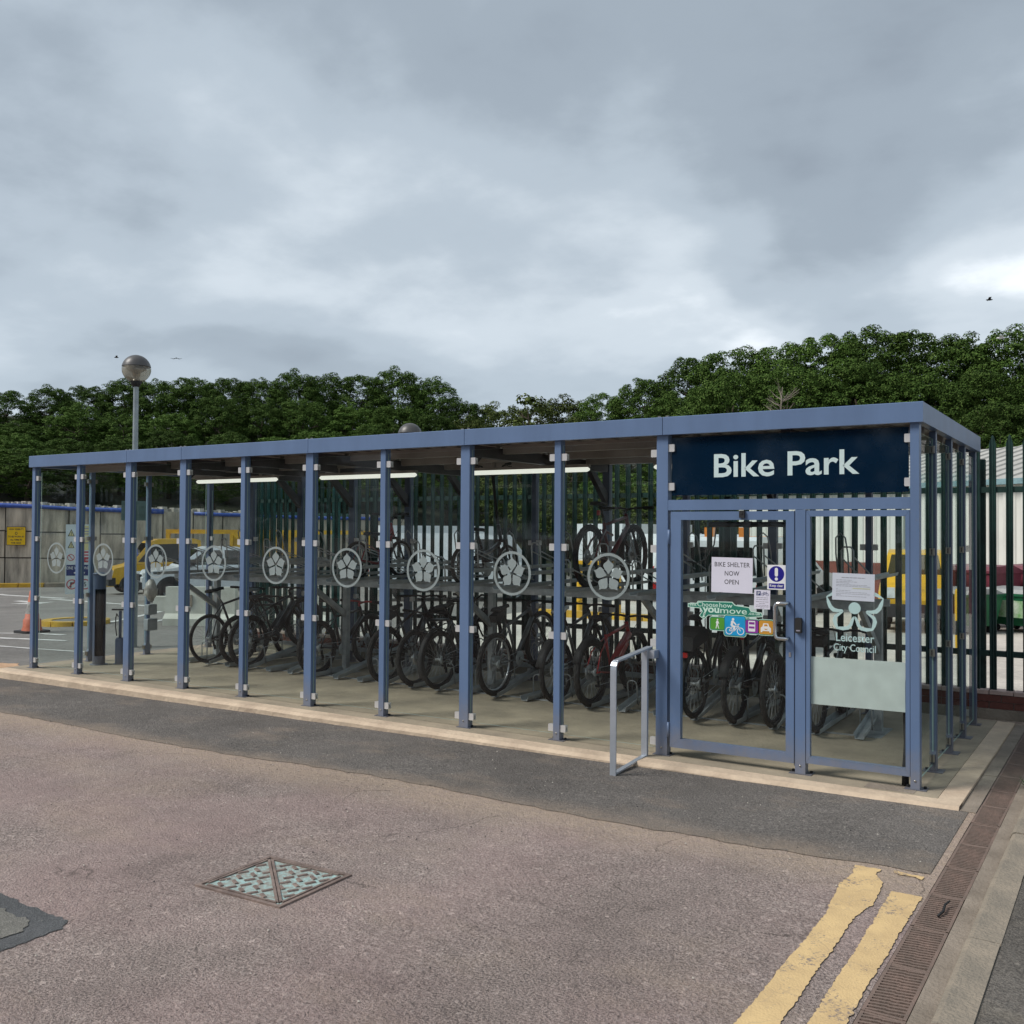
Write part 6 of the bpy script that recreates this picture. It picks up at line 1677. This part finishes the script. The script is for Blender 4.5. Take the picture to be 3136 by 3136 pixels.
def trunk_mesh(seed, h_, spread, mname='bark', limbs=9, rad=.16):
    rr = random.Random(seed); q = B()
    pts = [Vector((0, 0, -.4)), Vector((rr.uniform(-.1, .1), rr.uniform(-.1, .1), h_ * .3)), Vector((rr.uniform(-.2, .2), rr.uniform(-.2, .2), h_ * .6)), Vector((rr.uniform(-.3, .3), rr.uniform(-.3, .3), h_ * .9))]
    q.tube(pts, [rad * 1.25, rad, rad * .7, rad * .25], 8)
    for i in range(limbs):
        t = rr.uniform(.25, .85); p = pts[1].lerp(pts[3], t); a = 6.283 * i / limbs + rr.uniform(-.3, .3); l = spread * rr.uniform(.6, 1.0) * (1.1 - t * .5)
        d = Vector((math.cos(a), math.sin(a), rr.uniform(.35, .9))); m_ = p + d * l * .5 + Vector((0, 0, -.1)); e = p + d * l
        q.tube([p, m_, e], [rad * .45, rad * .3, rad * .10], 5)
        for k in range(2):
            d2 = Vector((math.cos(a + rr.uniform(-1, 1)), math.sin(a + rr.uniform(-1, 1)), rr.uniform(.2, 1.0))); q.tube([m_, m_ + d2 * l * .5], [rad * .2, rad * .06], 4)
    return q.mesh('trunk', mname)
CROWNS = [crown_mesh(11 + i, 2.5 + .25 * (i % 3), 3.1 + .3 * (i % 2), 4.6, 430, 430, .095, 'leaf_broad', (.17, .50)) for i in range(5)]
TRUNKS = [trunk_mesh(40 + i, 6.6, 2.4) for i in range(3)]
SCRUB = [crown_mesh(31 + i, 2.1, 2.3, 3.2, 220, 360, .095, 'leaf_scrub', (.18, .46)) for i in range(2)]
def tree(az, rr, ztop, kind, label, group, name='broadleaf_tree'):
    x, y = CAMP.x + rr * math.sin(R(az)), CAMP.y + rr * math.cos(R(az)); zb = bank_z(az, rr)
    h0 = 8.0 if kind == 'b' else 5.7; s = max(3.6, ztop - zb) / h0
    t = thing(name, label, 'tree', (x, y, zb - .1), rnd.uniform(0, 6.28), group)
    wide = max(1.0, .78 / s) * rnd.uniform(.92, 1.12)
    t.scale = (s * wide, s * wide, s)
    link('crown', rnd.choice(CROWNS if kind == 'b' else SCRUB), t)
    link('trunk', rnd.choice(TRUNKS), t, scale=(1, 1, 1 if kind == 'b' else .72))
    return t
for row, (dr, fr) in enumerate(((2, .50), (6.5, .68), (11.5, .86), (17, 1.0))):
    az = -66.0 + row * .9; sp_r = (3.4, 3.2, 2.9, 2.5)[row]
    while az < 2.5:
        rr = interp(az, R0) + dr + rnd.uniform(-1, 1); el = interp(az, ELV)
        gap = -35.0 < az < -27.5
        e2 = el * fr - rnd.uniform(0, .42) * (1.0 if row == 3 else 1.8)
        ztop = CAMP.z + rr * math.tan(R(e2))
        if az < -26.5:
            lab_, grp = ('dense dark green broadleaf tree in the wood above the concrete wall', 'trees on the bank above the concrete wall') if not gap else ('scrubby olive green tree in the dip of the wooded bank', 'scrub trees in the dip of the bank')
        else: lab_, grp = 'leafy mid green broadleaf tree in the wood behind the cream shed', 'trees on the bank behind the shed'
        tree(az, rr, ztop, 's' if gap else 'b', lab_, grp, 'scrub_tree' if gap else 'broadleaf_tree')
        az += math.degrees(sp_r / rr) * rnd.uniform(.85, 1.2)
# low bushes at the foot of the bank, seen through the fence
for i in range(24):
    az = -34 + i * 1.45 + rnd.uniform(-.4, .4); rr = interp(az, R0) - .5 + rnd.uniform(-.8, .8)
    tree(az, rr, CAMP.z + rnd.uniform(1.5, 3.0), 's', 'low olive bush at the foot of the bank behind the yard', 'bushes at the foot of the bank', 'bush')
# a sparse sapling and a dead tree on the bank
az, rr = -31.6, 60
x, y = CAMP.x + rr * math.sin(R(az)), CAMP.y + rr * math.cos(R(az))
sp = thing('sapling', 'thin sparse sapling standing up from the dip in the tree line', 'tree', (x, y, 5.2), 1.0); sp.scale = (.7, .7, .7)
link('crown', crown_mesh(77, 1.5, 2.3, 4.6, 20, 26, .34, 'leaf_scrub', (.4, .8)), sp); link('trunk', trunk_mesh(78, 6.6, 1.6, limbs=12, rad=.09), sp)
az, rr = -17.3, 39
x, y = CAMP.x + rr * math.sin(R(az)), CAMP.y + rr * math.cos(R(az))
dt = thing('dead_tree', 'bare dead grey branches in front of the wood behind the sign', 'tree', (x, y, 4.6), .4); dt.scale = (.36, .36, .42)
link('branches', trunk_mesh(91, 7.6, 2.6, 'dead_wood', 16, .14), dt)
# conifers across the road behind the viewer; the sign panel mirrors them
def conifer(label, x, y, h_):
    t = thing('conifer', label, 'tree', (x, y, gz(x)), rnd.uniform(0, 6))
    g_ = np.random.default_rng(int(abs(x) * 10)); q = B(); q.tube([(0, 0, -.2), (0, 0, h_)], [.2, .03], 7); q.obj('trunk', 'bark', t)
    V = []; 
    for i in range(2600):
        u_ = g_.uniform(0, 1) ** .7; z = .8 + u_ * (h_ - .8); lay = .75 + .35 * math.sin(z * 4.2); rm = (1.6 * (1 - u_) + .12) * lay
        a = g_.uniform(0, 6.283); rr = rm * math.sqrt(g_.uniform(.1, 1)); p = np.array([rr * math.cos(a), rr * math.sin(a), z - rr * .25])
        d = np.array([math.cos(a), math.sin(a), -.2]); s2 = np.array([-math.sin(a), math.cos(a), .2]) * .12; l = g_.uniform(.25, .45)
        V += [p, p + d * l * .5 + s2, p + d * l, p + d * l * .5 - s2]
    me = bpy.data.meshes.new('crown'); me.from_pydata([tuple(v) for v in V], [], [(4 * i, 4 * i + 1, 4 * i + 2, 4 * i + 3) for i in range(2600)]); me.materials.append(MATS['leaf_conifer']); me.update()
    link('crown', me, t)
conifer('broad dark conifer across the road opposite the sign', -7.0, -27.0, 10.5)
conifer('tall dark conifer across the road opposite the corner post', -4.4, -27.5, 12.0)
conifer('short dark conifer across the road opposite the door', -9.2, -31.0, 6.5)
# trees and parked cars across the road, mirrored in the glass
for i in range(19):
    x = -62 + i * 4.6 + rnd.uniform(-1, 1); t = thing('broadleaf_tree', 'broadleaf tree standing across the road opposite the shelter', 'tree', (x, -31 + rnd.uniform(-2, 2), gz(x)), rnd.uniform(0, 6), 'trees across the road')
    k_ = rnd.uniform(.85, 1.1); t.scale = (k_ * 1.1, k_ * 1.1, k_); link('crown', rnd.choice(CROWNS), t); link('trunk', rnd.choice(TRUNKS), t)
for i, (x, col, nm) in enumerate(((-8.2, (.03, .035, .04), 'black hatchback car parked across the road opposite the door'), (-14.0, (.30, .32, .33), 'silver hatchback car parked across the road'), (-20.5, (.05, .06, .10), 'navy hatchback car parked across the road'), (-27.5, (.24, .02, .02), 'red hatchback car parked across the road'), (-35, (.03, .03, .035), 'dark grey hatchback car parked farthest along the road'))):
    mn = 'car_paint_' + nm.split()[0] + nm.split()[1]
    mat(mn, col, .3, .2, var=.04, coat=.6)
    vehicle('parked_car', nm, 'car', (x, -17.5, gz(x)), R(180 + (3 if i % 2 else -2)), mn,
        [(-2.0, .30), (-2.02, .80), (-1.9, .92), (.75, .92), (1.7, .78), (2.02, .62), (2.02, .30)],
        [(-1.92, .92), (-1.55, 1.38), (-1.2, 1.46), (-.1, 1.46), (.2, 1.40), (.85, .92)], .86, .62,
        [[(-.45, .97), (.55, .97), (.08, 1.34), (-.45, 1.36)], [(-1.45, .97), (-.53, .97), (-.53, 1.36), (-1.2, 1.34)]], ((.77, .97), (.26, 1.36)), (1.3, -1.25), .31,
        [('bumper', 'vehicle_black', ((1.95, -.8, .30), (2.07, .8, .42))), ('headlight', 'head_lamp', ((1.82, -.8, .60), (2.0, -.5, .74))), ('headlight', 'head_lamp', ((1.82, .5, .60), (2.0, .8, .74))), ('tail_light', 'lamp_red', ((-2.04, -.8, .66), (-1.98, -.6, .88))), ('tail_light', 'lamp_red', ((-2.04, .6, .66), (-1.98, .8, .88)))],
        rear=((-1.86, .98), (-1.6, 1.32)))
# birds
def bird(label, p, s, m_, rz, up):
    t = thing('bird', label, 'bird', p, rz)
    q = B(); q.lathe([(0, -.17), (.025, -.14), (.045, -.02), (.035, .09), (.012, .15), (0, .18)], 8); o = q.obj('body', m_, t, rot=(0, R(90), 0))
    for sg_ in (-1, 1):
        q = B(); q.add([(.06, 0, .01), (.07, sg_ * .18, up * .11), (-.02, sg_ * .42, up * .03), (-.06, sg_ * .2, up * .09), (-.07, 0, .01)], [(0, 1, 3, 4), (1, 2, 3)])
        w2 = q.obj('wing', m_, t, fix=False); sm = w2.modifiers.new('thickness', 'SOLIDIFY'); sm.thickness = .012
    t.scale = (s, s, s)
bird('small dark bird flying just beside the lamp globe', (-33.71, 17.39, 8.82), .55, 'bird_dark', 1.0, 1)
bird('small dark bird flying above the left wood', (-31.66, 18.70, 8.81), .55, 'bird_dark', 2.4, -.6)
bird('dark gull gliding high over the right hand wood', (-3.76, 36.44, 11.41), .8, 'bird_dark', .3, .9)
bird('white gull gliding in front of the right hand wood', (-2.9, 32.3, 9.06), .95, 'bird_white', .2, .5)
